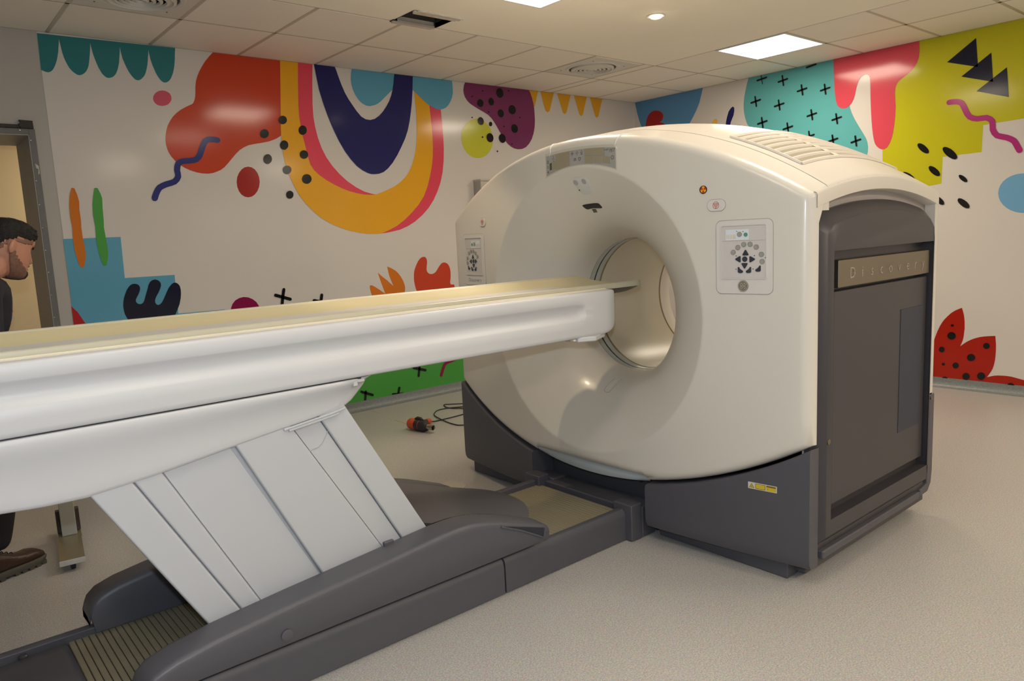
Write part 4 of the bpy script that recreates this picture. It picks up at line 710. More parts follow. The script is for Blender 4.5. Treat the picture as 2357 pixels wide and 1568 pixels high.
# sides: arched cream frame, recess, charcoal panel
def arch(x, z0): return z0+crown(x)
def side(sgn):
    ys = CY+sgn*HW
    inn = -sgn
    def Y(d): return ys+inn*d
    N = 24
    zt = topz(HW)
    xs = [lerp(2.598, X1-.03, i/N) for i in range(N+1)]
    # top band of the frame (outer face)
    rings = []
    for d0, dz in ((0.014, .0025), (0.002, -.004), (-.0015, -.013), (-.0015, -.057), (.003, -.060), (.05, -.062)):
        rings.append([(x, Y(d0), arch(x, zt+dz)) for x in xs])
    v, f = loftv(rings, False, False, False)
    mk('side_frame', v, f, cream, gan, smooth=50)
    prism('corner_filler', [(2.60, zt-.06), (2.69, zt-.06), (2.69, zt+.024), (2.60, zt+.004)], 1, Y(.002), Y(.06), cream, gan)
    # rear strip
    mk('side_frame_post', *boxv(3.678, X1-.028, min(Y(0), Y(.05)), max(Y(0), Y(.05)), .575, zt-.03), cream, gan, bevel=.004)
    # inner return of the front cover
    box('recess_return', (2.606, 2.612, min(Y(0.001), Y(.05)), max(Y(.001), Y(.05)), .575, zt-.05), cream, gan)
    # recess back
    box('lower_sill', (2.615, 3.66, min(Y(.012), Y(.06)), max(Y(.012), Y(.06)), .06, .15), dark2, gan)
    poly = [(2.61, .14), (3.70, .14)]+[(x, arch(x, zt-.02)) for x in reversed(xs)]
    prism('recess_back', poly, 1, Y(.05), Y(.055), mat('recess_mauve', (.42, .38, .36), .5), gan)
    # charcoal panel
    def pan(x, e):  # arch top of panel inset by e
        return arch(x, zt-.098-e)
    def ringp(e, d):
        r = [(2.613+e, Y(d), .135+e), (3.672-e, Y(d), .135+e)]
        xx = [lerp(3.672-e, 2.613+e, i/N) for i in range(N+1)]
        # rounded top corners
        for i, x in enumerate(xx):
            z = pan(x, e)
            if i == 0 or i == N: z -= .03
            if i == 1 or i == N-1: z -= .006
            r.append((x, Y(d), z))
        return r
    PD = -.016
    rg = [ringp(0, .05), ringp(0, .028), ringp(.040, PD+.005), ringp(.048, PD)]
    # recess for door: inner rectangle ring
    v, f = loftv(rg, True, False, False)
    n = len(rg[0])
    base = (len(rg)-1)*n
    # face with rectangular hole (x 2.70-3.655, z .245-1.292)
    hx0, hx1, hz0, hz1 = 2.70, 3.632, .245, 1.290
    hole = [(hx0, Y(PD), hz0), (hx1, Y(PD), hz0), (hx1, Y(PD), hz1), (hx0, Y(PD), hz1)]
    hb = len(v); v += hole
    top = list(range(base+2, base+n))   # right to left along arch
    B0, B1 = base, base+1
    f.append((B0, B1, hb+1, hb+0)); f.append((B1, top[0], hb+2, hb+1)); f.append(tuple(top+[hb+3, hb+2])); f.append((top[-1], B0, hb+0, hb+3))
    hb2 = len(v); v += [(a, Y(.035), c) for a, b, c in hole]
    for k in range(4): f.append((hb+k, hb+(k+1) % 4, hb2+(k+1) % 4, hb2+k))
    f.append((hb2, hb2+1, hb2+2, hb2+3))
    sp = mk('side_panel', v, f, dark2, gan, smooth=30)
    # door leaf
    if sgn < 0:
        dr = box('access_door', (2.742, 3.618, min(Y(.032), Y(.006)), max(Y(.032), Y(.006)), .285, 1.134), dark2, gan, bevel=.006)
        prism('grip_recess', [(3.345, .455), (3.565, .455), (3.565, 1.005), (3.345, 1.005)], 1, Y(.004), Y(.0065), mat('recess_navy', (.028, .034, .055), .5), dr)
        box('hinge_cover', (2.722, 2.74, Y(.004), Y(.03), .72, 1.02), dark, dr, bevel=.002)
        np_ = box('name_plate', (2.762, 3.612, min(Y(.032), Y(-.004)), max(Y(.032), Y(-.004)), 1.146, 1.252), steel, gan, bevel=.004)
        emb = mat('embossed_letter', (.50, .46, .40), .25, metal=1.0)
        for ch, x, in zip('Discovery', [2.872, 2.955, 3.04, 3.125, 3.21, 3.295, 3.38, 3.46, 3.54]):
            tv, tf = textv(ch, .062, .0008)
            mk('letter', [(x+a, Y(-.0045)-c, 1.196+b) for a, b, c in tv], tf, emb, np_)
        mk('screw_cap', *lathev((2.672, Y(PD), .565), [(.011, .001), (.011, -.004), (.006, -.006)], ax=1, n=16), steel, sp)
        mk('screw_cap', *lathev((3.652, Y(PD)+.002, .562), [(.009, .001), (.009, -.004), (.005, -.005)], ax=1, n=12), steel, sp)
    # lower side bar and rear foot post
    box('lower_bar', (2.66, 3.58, min(Y(-.008), Y(.03)), max(Y(-.008), Y(.03)), .090, .125), dark, gan, bevel=.008)
    rings = []
    pp = [(3.675, .57), (3.735, .57), (3.735, .19), (3.725, .13), (3.69, .095), (3.60, .09), (3.60, .125), (3.675, .135)]
    prism('rear_corner_post', pp, 1, Y(0.0), Y(.06), dark, gan, bevel=.006)
side(-1); side(1)

# base skirts following the curve of the cover
def skirtp(ya, yb, name):
    N = 18
    fr = []
    for i in range(N+1):
        yp = lerp(ya, yb, i/N)
        fr.append((yp, botz(yp)-.012))
    xo = -.004
    def col(yp, zt, lo):
        y = CY+yp
        return [(2.63, y, zt-.004), (XF(y)+xo+.012, y, zt), (XF(y)+xo+.003, y, zt-.004), (XF(y)+xo, y, zt-.014), (XF(y)+xo, y, .12), (XF(y)+xo+.003, y, .095), (XF(y)+xo+.014, y, .074), (2.63, y, .07)]
    rings = [col(yp, z, 0) for yp, z in fr]
    # squeeze outer end to round the side
    v, f = loftv(rings, True, True, True)
    return mk(name, v, f, dark, gan, smooth=40)
skirtp(-1.10, -.368, 'base_skirt')
skirtp(.392, 1.10, 'base_skirt')
box('chassis', (2.645, 3.66, CY-1.045, CY+1.045, .015, .31), dark, gan, bevel=.006)
box('plinth', (2.585, 2.70, 1.455, 2.09, .002, .075), dark, gan, bevel=.004)
box('plinth', (2.585, 2.70, 2.83, 3.50, .002, .075), dark, gan, bevel=.004)
box('side_plinth', (2.70, 3.55, 1.44, 1.50, .002, .085), dark, gan, bevel=.004)
box('side_plinth', (2.70, 3.55, 3.41, 3.47, .002, .085), dark, gan, bevel=.004)
for yy in (1.52, 3.39):
    mk('levelling_foot', *lathev((3.60, yy, 0), [(.03, .001), (.03, .012), (.012, .018), (.012, .09)], n=16), blackm, gan)
# grey crescent plate between chord and curve
N = 16
pl = [(lerp(-.37, .37, i/N), botz(lerp(-.37, .37, i/N))) for i in range(N+1)]
rings = [[(XF(CY+a)+.030, CY+a, .300) for a, b in pl], [(XF(CY+a)+.026, CY+a, (b+.3)/2) for a, b in pl], [(XF(CY+a)+.036, CY+a, b-.004) for a, b in pl], [(2.64, CY+a, b-.004) for a, b in pl]]
mk('crescent_plate', *loftv(rings, False, False, False), greyp, gan, smooth=60)
for yy, zz in ((2.70, .24), (2.245, .215)):
    mk('plug', *lathev((2.646, yy, zz), [(.013, .0), (.013, -.004), (.006, -.006)], ax=0, n=16), dark2, gan)
# tunnel
def tun(name, xa, xb, ra, rb, m, steps=1, n=72):
    rr = [circ((lerp(xa, xb, k/steps), CY, CZ), lerp(ra, rb, k/steps), 0, n) for k in range(steps+1)]
    rr2 = [circ((lerp(xb, xa, k/steps), CY, CZ), lerp(rb, ra, k/steps)+.008, 0, n) for k in range(steps+1)]
    rr = rr+rr2+[rr[0]]
    v, f = loftv(rr[:-1], True, False, False)
    L = len(rr)-1
    for j in range(n): f.append((j, (j+1) % n, (L-1)*n+(j+1) % n, (L-1)*n+j))
    return mk(name, v, f, m, gan, smooth=50)
tun('bore_rim', 2.868, 2.884, .3385, .3385, goldm)
tun('window_band', 2.884, 2.916, .337, .337, mat('scan_window', (.46, .49, .46), .15, coat=.3))
tun('window_slit', 2.916, 2.928, .340, .340, blk)
tun('window_band', 2.928, 2.960, .337, .337, mat('scan_window', (.46, .49, .46), .15))
tun('bore_rim', 2.960, 2.974, .3385, .3385, goldm)
tun('bore_tunnel', 2.974, 3.485, .336, .336, mat('bore_cream', (.66, .60, .47), .36), 4)
tun('bore_rim', 3.485, 3.50, .339, .339, goldm)
# ------------------------------------------------------------------ details on the front cover
def F(y, z, off=0.0):          # point on the gently bowed front face
    return (XF(y)-off, y, z)
def plate(name, poly, off, thick, m, parent, bev=0.0, **k):
    # poly: (y, z) outline laid on the face, proud by off..off+thick
    a = [F(y, z, off) for y, z in poly]; b = [F(y, z, off+thick) for y, z in poly]
    n = len(poly)
    v = a+b; f = [tuple(range(n)), tuple(range(n, 2*n))]+[(i, (i+1) % n, n+(i+1) % n, n+i) for i in range(n)]
    return mk(name, v, f, m, parent, bevel=bev, **k)
def rrect(y0, y1, z0, z1, r, n=5):
    out = []
    for cy, cz, a0 in ((y1-r, z1-r, 0), (y0+r, z1-r, 90), (y0+r, z0+r, 180), (y1-r, z0+r, 270)):
        for i in range(n+1):
            a = math.radians(a0+90*i/n); out.append((cy+r*math.cos(a), cz+r*math.sin(a)))
    return out
def ringplate(name, poly, wd, off, thick, m, parent):
    c = (sum(p[0] for p in poly)/len(poly), sum(p[1] for p in poly)/len(poly))
    q = []
    for y, z in poly:
        d = math.hypot(y-c[0], z-c[1]); s = (d-wd)/d; q.append((c[0]+(y-c[0])*s, c[1]+(z-c[1])*s))
    n = len(poly); V = [F(y, z, off) for y, z in poly]+[F(y, z, off+thick) for y, z in poly]+[F(y, z, off+thick) for y, z in q]+[F(y, z, off) for y, z in q]
    Fc = []
    for i in range(n):
        j = (i+1) % n
        Fc += [(i, j, n+j, n+i), (n+i, n+j, 2*n+j, 2*n+i), (2*n+i, 2*n+j, 3*n+j, 3*n+i)]
    return mk(name, V, Fc, m, parent)
padm = mat('keypad_frame', (.70, .66, .62), .35, var=.01)
padin = mat('keypad_recess', (.63, .59, .56), .4, var=.01)
edge = mat('edge_line', (.42, .38, .34), .5)  # darker line colour for panel gaps, dividers and laser guide
btn_g = mat('button_grey', (.26, .25, .19), .35)
btn_gr = mat('button_green', (.10, .30, .20), .35)
btn_k = mat('button_dark', (.035, .037, .05), .3)
ledm = mat('indicator_dark', (.02, .018, .016), .4)
digm = mat('digit_amber', (.72, .56, .34), .4)
scrm = mat('keypad_screen', (.72, .76, .80), .3)
symm = mat('button_symbol', (.34, .33, .30), .4)
badgem = mat('badge_metal', (.30, .27, .20), .3, metal=.6)
badgel = mat('badge_light', (.62, .60, .52), .35, metal=.4)
redp = mat('red_print', (.55, .12, .08), .5)
def disc(name, y, z, r, off, th, m, parent, rz=None, n=20):
    rz = rz or r
    return plate(name, [(y+r*math.cos(2*PI*i/n), z+rz*math.sin(2*PI*i/n)) for i in range(n)], off, th, m, parent, bev=0.0)
def strokes(name, segs, wd, off, m, parent):
    parts = []
    for pts in segs:
        for a, b in zip(pts, pts[1:]):
            dy, dz = b[0]-a[0], b[1]-a[1]; l = math.hypot(dy, dz) or 1e-6; ny, nz = -dz/l*wd/2, dy/l*wd/2
            ey, ez = dy/l*wd*.3, dz/l*wd*.3
            q = [(a[0]+ny-ey, a[1]+nz-ez), (b[0]+ny+ey, b[1]+nz+ez), (b[0]-ny+ey, b[1]-nz+ez), (a[0]-ny-ey, a[1]-nz-ez)]
            V = [F(y, z, off) for y, z in q]+[F(y, z, off+.0004) for y, z in q]
            parts.append((V, [(0, 1, 2, 3), (4, 5, 6, 7), (0, 1, 5, 4), (1, 2, 6, 5), (2, 3, 7, 6), (3, 0, 4, 7)]))
    return mk(name, *merge(parts), m, parent, smooth=0)
def on_face_text(txt, size, y, z, off, m, parent, mirror=True, sp=1.0, shear=0, name='lettering'):
    tv, tf = textv(txt, size, .0003, sp, shear)
    return mk(name, [F(y-a, z+b, off+c) for a, b, c in tv], tf, m, parent, smooth=0)
def tri(y, z, s, ang, notch=0):
    # rounded triangle pointing along ang
    c = []
    for k in range(3):
        a = math.radians(ang+120*k); c.append((y+s*math.cos(a), z+s*math.sin(a)))
    out = []
    for k in range(3):
        p, q, r = c[k-1], c[k], c[(k+1) % 3]
        out.append((lerp(q[0], p[0], .22), lerp(q[1], p[1], .22))); out.append((lerp(q[0], (p[0]+r[0])/2, .10), lerp(q[1], (p[1]+r[1])/2, .10))); out.append((lerp(q[0], r[0], .22), lerp(q[1], r[1], .22)))
    return out
def keypad(yc, mir, logo):
    # yc: centre; mir=+1 for the right-hand panel as drawn (y decreases to the viewer's right)
    def Y(y): return yc+(y-1.611)*mir
    kp = plate('control_panel', rrect(yc-.113, yc+.113, 1.137, 1.420, .022), .0, .003, padm, gan, bev=.0012)
    ringplate('panel_gap', rrect(yc-.1155, yc+.1155, 1.1345, 1.4225, .024), .0022, .0, .0010, edge, kp)
    plate('keypad_recess', rrect(yc-.088, yc+.088, 1.198, 1.397, .006), .0031, .0003, padin, kp)
    # bezel lip around the recess
    ringplate('bezel', rrect(yc-.092, yc+.092, 1.194, 1.402, .007), .0035, .003, .003, padm, kp)
    box_l = [(Y(1.683), 1.344), (Y(1.589), 1.344), (Y(1.589), 1.385), (Y(1.683), 1.385)]
    plate('screen', box_l, .0036, .0005, scrm, kp)
    strokes('divider_line', [[(yc-.086, 1.3415), (yc+.086, 1.3415)]], .0012, .0035, edge, kp)
    segs = []
    for k in range(3):
        yy = Y(1.6745-.0135*k); a, b = .0038, .0066; zc = 1.358
        segs += [[(yy-a, zc+b), (yy+a, zc+b)], [(yy-a, zc), (yy+a, zc)], [(yy-a, zc-b), (yy+a, zc-b)], [(yy-a, zc-b), (yy-a, zc+b)], [(yy+a, zc-b), (yy+a, zc+b)]]
    strokes('digits', segs, .0016, .0042, digm, kp)
    disc('button', Y(1.626), 1.366, .0098, .0041, .0016, btn_g, kp)
    disc('button', Y(1.601), 1.364, .0078, .0041, .0016, btn_gr, kp)
    for y, z in ((1.652, 1.298), (1.633, 1.316), (1.609, 1.327), (1.584, 1.327), (1.560, 1.316), (1.540, 1.288), (1.537, 1.261)):
        b = disc('button', Y(y), z, .0098, .0034, .0018, btn_g, kp)
    for y, z in ((1.626, 1.366), (1.652, 1.298), (1.633, 1.316), (1.609, 1.327), (1.584, 1.327), (1.560, 1.316), (1.540, 1.288), (1.537, 1.261)):
        zz = .0059 if z > 1.35 else .0054
        a = .0045
        disc('button_face', Y(y), z, .0078, zz-.0002, .0003, symm, kp, n=14)
    plate('arrow_button', tri(1.602 if mir > 0 else Y(1.602), 1.293, .0165, 90), .0034, .002, btn_k, kp)
    plate('arrow_button', tri(Y(1.606), 1.248, .0165, -90), .0034, .002, btn_k, kp)
    plate('arrow_button', tri(Y(1.630), 1.271, .0165, 0 if mir > 0 else 180), .0034, .002, btn_k, kp)
    plate('arrow_button', tri(Y(1.578), 1.270, .0165, 180 if mir > 0 else 0), .0034, .002, btn_k, kp)
    disc('centre_button', Y(1.605), 1.271, .0103, .0034, .002, btn_k, kp)
    for y, z, s in ((1.6225, 1.227, 1), (1.5905, 1.227, -1), (1.553, 1.232, -1)):
        s = s*mir
        q = [(Y(y)+s*.0105, z+.0135), (Y(y)+s*.0065, z+.014), (Y(y)+s*.0005, z+.0055), (Y(y)-s*.0095, z-.001), (Y(y)-s*.010, z-.006), (Y(y)-s*.005, z-.0095), (Y(y)+s*.007, z-.009), (Y(y)+s*.0108, z-.005)]
        plate('corner_button', q, .0034, .002, btn_k, kp)
    for y, z in ((1.637, 1.378), (1.612, 1.376), (1.640, 1.284), (1.567, 1.284), (1.524, 1.275), (1.641, 1.233), (1.572, 1.233)):
        disc('indicator', Y(y), z, .0022, .0034, .0012, ledm, kp, rz=.0015, n=8)
    if logo:
        ly, lz = yc+.001, 1.168
        lg = disc('badge', ly, lz, .0205, .003, .003, badgem, kp, rz=.0215, n=32)
        ringpts = [(ly+.0185*math.cos(2*PI*i/28), lz+.0195*math.sin(2*PI*i/28)) for i in range(28)]
        segs = [ringpts+[ringpts[0]]]
        for ox, oz in ((.0055, .005), (-.0055, .005), (.006, -.006), (-.006, -.006)):
            segs.append([(ly+ox+.0042*math.cos(2*PI*i/12+(oz > 0)), lz+oz+.005*math.sin(2*PI*i/12+(oz > 0))) for i in range(11)])
        for k in range(4):
            a = PI/4+k*PI/2; segs.append([(ly+.0115*math.cos(a+.5*j), lz+.013*math.sin(a+.5*j)) for j in (-.6, 0, .6)])
        strokes('badge_script', segs, .0015, .0061, badgel, kp)
    else:
        on_face_text('Discovery', .027, yc, 1.166, .0032, mat('panel_print', (.33, .31, .29), .5), kp, sp=1.25, name='panel_lettering')
keypad(1.611, 1, True)
keypad(2*CY-1.611+.02, -1, False)
# emergency stops
def estop(yc, w, label):
    e = plate('emergency_button', rrect(yc-w/2, yc+w/2, 1.460, 1.504, .0215, 7), .0, .004, padm, gan, bev=.001, label=label)
    ringplate('button_gap', rrect(yc-w/2-.002, yc+w/2+.002, 1.458, 1.506, .023, 7), .003, .0, .001, edge, e)
    c = [(yc+.0125*math.cos(2*PI*i/20), 1.482+.0135*math.sin(2*PI*i/20)) for i in range(21)]
    strokes('stop_symbol', [c, [(yc-.0105, 1.4885), (yc+.0105, 1.4885), (yc, 1.469), (yc-.0105, 1.4885)], [(yc-.005, 1.4855), (yc+.005, 1.4855), (yc, 1.4765), (yc-.005, 1.4855)]], .0016, .0042, redp, e)
estop(1.723, .075, 'oblong cream button with red stop symbol')
estop(2*CY-1.700, .062, 'oblong cream button with red stop symbol')
# radiation sign lamp
lp = disc('indicator_lens', 1.778, 1.546, .016, .0, .003, blk, gan, n=24)
for k in range(6):
    a0 = math.radians(90+60*k-30); pts = [(1.777, 1.546)]+[(1.777+.0125*math.cos(a0+math.radians(15*i)), 1.546+.0135*math.sin(a0+math.radians(15*i))) for i in range(5)]
    plate('trefoil_sector', pts, .0031, .0004, mat('lens_yellow', (.80, .42, .02), .3) if k % 2 == 0 else mat('lens_red', (.50, .05, .02), .3), lp)
# curved display above the bore
def arcpts(y0, y1, r, n=14): return [(y, CZ+math.sqrt(r*r-(y-2.43)**2)) for y in [lerp(y0, y1, i/n) for i in range(n+1)]]
def toparc(y0, y1, d, n=14): return [(y, topz(y-CY)-d) for y in [lerp(y0, y1, i/n) for i in range(n+1)]]
ya, yb = 2.205, 2.640
bz = plate('display_bezel', toparc(ya-.004, yb+.008, ER+.0)+arcpts(yb+.008, ya-.004, .6745), .0, .0016, mat('display_bezel', (.58, .54, .45), .35), gan)
ds = plate('display', toparc(ya, yb, ER+.012)+arcpts(yb, ya, .678), .0017, .0006, mat('display_glass', (.37, .36, .34), .22), gan)
lcd = mat('display_segment_area', (.33, .29, .20), .3)
def dq(yl, yr, tl, tr, bl, br): return [(yl, tl), (yr, tr), (yr, br), (yl, bl)]
def fr_(y, t): # fraction between bottom arc and top arc
    a = CZ+math.sqrt(.678**2-(y-2.43)**2); b = topz(y-CY)-ER-.012
    return lerp(a, b, t)
def fpan(yl, yr, t0, t1, m, name='number_field'):
    n = 5
    P_ = [(lerp(yl, yr, i/n), fr_(lerp(yl, yr, i/n), t1)) for i in range(n+1)]+[(lerp(yr, yl, i/n), fr_(lerp(yr, yl, i/n), t0)) for i in range(n+1)]
    return plate(name, P_, .0023, .0003, m, ds)
fpan(2.574, 2.480, .04, .97, lcd); fpan(2.600, 2.576, .14, .62, lcd)
fpan(2.385, 2.265, .54, .99, lcd); fpan(2.385, 2.335, .04, .50, lcd); fpan(2.330, 2.285, .10, .50, lcd); fpan(2.280, 2.235, .14, .52, lcd)
fpan(2.617, 2.602, .20, .58, mat('display_dark_cell', (.10, .10, .07), .3), 'dark_cell')
dsy = mat('display_symbol', (.12, .10, .09), .5)
def sy(y, t): return (y, fr_(y, t))
sg = []
for yy in (2.462, 2.432):
    sg += [[(yy-.008, fr_(yy, .78)), (yy-.003, fr_(yy, .78))], [(yy+.008, fr_(yy, .78)), (yy+.003, fr_(yy, .78))], [(yy, fr_(yy, .9)), (yy, fr_(yy, .84))], [(yy, fr_(yy, .66)), (yy, fr_(yy, .72))]]
yy = 2.462; sg += [[(yy-.005, fr_(yy, .78)), (yy, fr_(yy, .84)), (yy+.005, fr_(yy, .78)), (yy, fr_(yy, .72)), (yy-.005, fr_(yy, .78))]]
yy = 2.403; sg += [[(yy, fr_(yy, .93)), (yy, fr_(yy, .85))], [(yy-.007, fr_(yy, .82)), (yy-.003, fr_(yy, .74)), (yy+.004, fr_(yy, .74)), (yy+.007, fr_(yy, .82))], [(yy-.006, fr_(yy, .66)), (yy+.006, fr_(yy, .66))]]
yy = 2.446; sg += [[(yy-.007, fr_(yy, .28)), (yy-.005, fr_(yy, .44)), (yy+.004, fr_(yy, .44)), (yy+.007, fr_(yy, .28))], [(yy-.001, fr_(yy, .40)), (yy+.001, fr_(yy, .28))]]
yy = 2.417; sg += [[(yy-.006, fr_(yy, .45)), (yy+.006, fr_(yy, .45)), (yy+.006, fr_(yy, .33)), (yy, fr_(yy, .24)), (yy-.006, fr_(yy, .33)), (yy-.006, fr_(yy, .45))]]
yy = 2.590; sg += [[(yy-.008, fr_(yy, .76)), (yy+.008, fr_(yy, .76))], [(yy, fr_(yy, .9)), (yy, fr_(yy, .84))], [(yy, fr_(yy, .68)), (yy, fr_(yy, .62))]]
yy = 2.628; sg += [[(yy-.004, fr_(yy, .74)), (yy+.004, fr_(yy, .74)), (yy+.004, fr_(yy, .62)), (yy-.004, fr_(yy, .62)), (yy-.004, fr_(yy, .74))], [(yy-.006, fr_(yy, .38)), (yy+.006, fr_(yy, .38))], [(yy-.004, fr_(yy, .46)), (yy+.004, fr_(yy, .46))], [(yy-.002, fr_(yy, .12)), (yy-.002, fr_(yy, .2)), (yy+.003, fr_(yy, .2)), (yy+.003, fr_(yy, .12)), (yy-.002, fr_(yy, .12))]]
yy = 2.222; sg += [[(yy+.007*math.cos(2*PI*i/12), fr_(yy, .5)+.008*math.sin(2*PI*i/12)) for i in range(13)]]
strokes('display_symbols', sg, .0022, .0024, dsy, ds)
on_face_text('PET', .021, 2.224, fr_(2.224, .84), .0024, dsy, ds, sp=.95, shear=.3, name='display_lettering')
on_face_text('Bright', .012, 2.255, fr_(2.255, .88), .0024, mat('display_blue_print', (.14, .20, .26), .5), ds, name='display_lettering')

# fittings inside the funnel
def fun(y, z, off):
    # point on the funnel, moved outwards along its normal
    r = math.hypot(y-CY, z-CZ); a = math.atan2(z-CZ, y-CY); x = funx(r, a); x2 = funx(r+.004, a)
    sl = (x2-x)/.004; L = math.hypot(1, sl)
    a = math.atan2(z-CZ, y-CY)
    # normal in (x, r): pointing to -x and inwards
    nx, nr = -1/L, sl/L
    return (x+nx*off, CY+(r+nr*off)*math.cos(a), CZ+(r+nr*off)*math.sin(a))
def fplate(name, poly, th, m, parent=None, off=0.0):
    parent = parent or gan
    n = len(poly)
    cyy, czz = sum(p[0] for p in poly)/n, sum(p[1] for p in poly)/n
    V = [fun(y, z, off) for y, z in poly]+[fun(y, z, off+th) for y, z in poly]+[fun(lerp(y, cyy, .06), lerp(z, czz, .06), off+th*1.15) for y, z in poly]+[fun(cyy, czz, off+th*1.2)]
    Fc = []
    for i in range(n):
        j = (i+1) % n; Fc += [(i, j, n+j, n+i), (n+i, n+j, 2*n+j, 2*n+i), (2*n+i, 2*n+j, 3*n)]
    return mk(name, V, Fc, m, parent)
def blobpoly(pts, n=3): return [(p.x, p.y) for p in catmull([(a, b, 0) for a, b in pts], n, True)]
camp = fplate('camera_plate', blobpoly([(2.435, 1.656), (2.488, 1.652), (2.500, 1.640), (2.497, 1.622), (2.484, 1.592), (2.468, 1.583), (2.420, 1.580), (2.411, 1.590), (2.404, 1.630), (2.412, 1.648)]), .0025, mat('camera_plate_grey', (.62, .63, .60), .35))
for y, z in ((2.484, 1.634), (2.431, 1.635)):
    fplate('camera_eye', [(y+.014*math.cos(2*PI*i/16), z+.012*math.sin(2*PI*i/16)) for i in range(16)], .0006, mat('camera_eye_grey', (.40, .41, .43), .25), camp, off=.0029)
fplate('microphone_hole', [(2.483+.0035*math.cos(2*PI*i/8), 1.600+.003*math.sin(2*PI*i/8)) for i in range(8)], .0006, blk, camp, off=.003)
lens = fplate('laser_window', blobpoly([(2.513, 1.526), (2.508, 1.532), (2.45, 1.535), (2.412, 1.533), (2.402, 1.520), (2.400, 1.514), (2.410, 1.511), (2.46, 1.514), (2.494, 1.511), (2.506, 1.516)]), .003, blk)
fplate('sensor_window', [(2.471, 1.509), (2.447, 1.508), (2.449, 1.494), (2.473, 1.493)], .0014, mat('sensor_grid', (.05, .05, .03), .3))
for k in range(3):
    t = (k+1)/4
    fplate('sensor_line', [(2.4705, 1.509-.015*t), (2.4485, 1.508-.015*t), (2.4485, 1.5065-.015*t), (2.4705, 1.5075-.015*t)], .0004, mat('sensor_line_grey', (.2, .2, .15), .3), off=.0016)
def fline(name, pts, r, m, off=.001):
    out = []
    for (a, b), (c, d) in zip(pts, pts[1:]):
        for k in range(5): out.append(fun(lerp(a, c, k/5), lerp(b, d, k/5), off))
    out.append(fun(*pts[-1], off))
    return mk(name, *tubev(out, r, 5), m, gan)
fline('laser_guide', [(2.486, .667), (2.490, .630), (2.486, .616), (2.468, .611), (2.450, .614), (2.446, .630), (2.444, .667)], .0011, edge)
fline('laser_guide', [(2.468, .630), (2.466, .664)], .0016, mat('guide_light', (.72, .70, .62), .3))
# laser warning sticker on the right skirt
def SF(y, z, off): return (XF(y)-.004-off, y, z)
def splate(name, poly, off, th, m, parent):
    n = len(poly); V = [SF(y, z, off) for y, z in poly]+[SF(y, z, off+th) for y, z in poly]
    return mk(name, V, [tuple(range(n)), tuple(range(n, 2*n))]+[(i, (i+1) % n, n+(i+1) % n, n+i) for i in range(n)], m, parent, smooth=0)
wy, wz = 1.536, .3735
yel = mat('sticker_yellow', (.62, .46, .02), .45); stk = mat('sticker_white', (.62, .58, .50), .45); brn = mat('sticker_brown', (.16, .11, .01), .5)
ws = splate('warning_sticker', rrect(wy-.058, wy+.058, wz-.0135, wz+.0135, .002, 2), .0, .0006, stk, gan)
def T3(y0, r): return [(y0+r*math.cos(math.radians(90+120*k)), wz-.003+r*math.sin(math.radians(90+120*k))) for k in range(3)]
splate('warning_triangle', T3(wy+.043, .0125), .0007, .0002, brn, ws); splate('warning_triangle', T3(wy+.043, .0088), .0010, .0002, yel, ws)
splate('laser_spot', [(wy+.043+.002*math.cos(k), wz-.003+.002*math.sin(k)) for k in range(6)], .0013, .0002, brn, ws)
splate('text_box', [(wy+.028, wz-.0105), (wy-.012, wz-.0105), (wy-.012, wz+.0105), (wy+.028, wz+.0105)], .0007, .0002, brn, ws)
splate('text_box', [(wy+.0262, wz-.0087), (wy-.0102, wz-.0087), (wy-.0102, wz+.0087), (wy+.0262, wz+.0087)], .0010, .0002, yel, ws)
splate('text_box', [(wy-.0165, wz-.0105), (wy-.0545, wz-.0105), (wy-.0545, wz+.0105), (wy-.0165, wz+.0105)], .0007, .0002, yel, ws)
splate('caution_bar', [(wy-.0165, wz+.0045), (wy-.0545, wz+.0045), (wy-.0545, wz+.0105), (wy-.0165, wz+.0105)], .0010, .0002, brn, ws)
splate('laser_spot', [(wy-.0225+.002*math.cos(k), wz-.003+.002*math.sin(k)) for k in range(6)], .0010, .0002, brn, ws)

# ------------------------------------------------------------------ patient table
TY = 2.49
tab = empty('patient_table', (1.1, TY, 0), 'long white scanner couch with beige top on a slanted lifting column and charcoal base', 'scanner couch')
# cradle
def rimz(s): return 1.176-s*.008      # s=-1 far, +1 near
CRW = .226
def csec(x, w, dep):
    top = []; n = 18
    for i in range(n+1):
        u = -1+2*i/n         # -1 far (+y) .. +1 near
        y = TY-u*w
        uu = min(1, abs(u)/.95)
        z = rimz(u)-dep*(1-uu**2.2) if abs(u) < .95 else rimz(u)-.001*(abs(u)-.95)/.05
        top.append((x, y, z))
    bot = []
    for i in range(n, -1, -1):
        u = -1+2*i/n; y = TY-u*w*.985
        z = rimz(u)-.020-(dep+.012)*(1-abs(u)**2.2)
        bot.append((x, y, z))
    return top, bot
xs = [-.45, 0, .5, 1.0, 1.5, 2.0, 2.3, 2.5, 2.6, 2.66, 2.69, 2.705, 2.715]
wd = [1]*9+[.995, .985, .965, .93]
tops = [csec(x, CRW*w_, .042*min(1, (2.74-x)/.2+.35))[0] for x, w_ in zip(xs, wd)]
bots = [csec(x, CRW*w_, .042)[1] for x, w_ in zip(xs, wd)]
v, f = loftv(tops, False, False, False)
cr = mk('cradle_surface', v, f, couchm, tab, smooth=60)
n = len(tops[0])
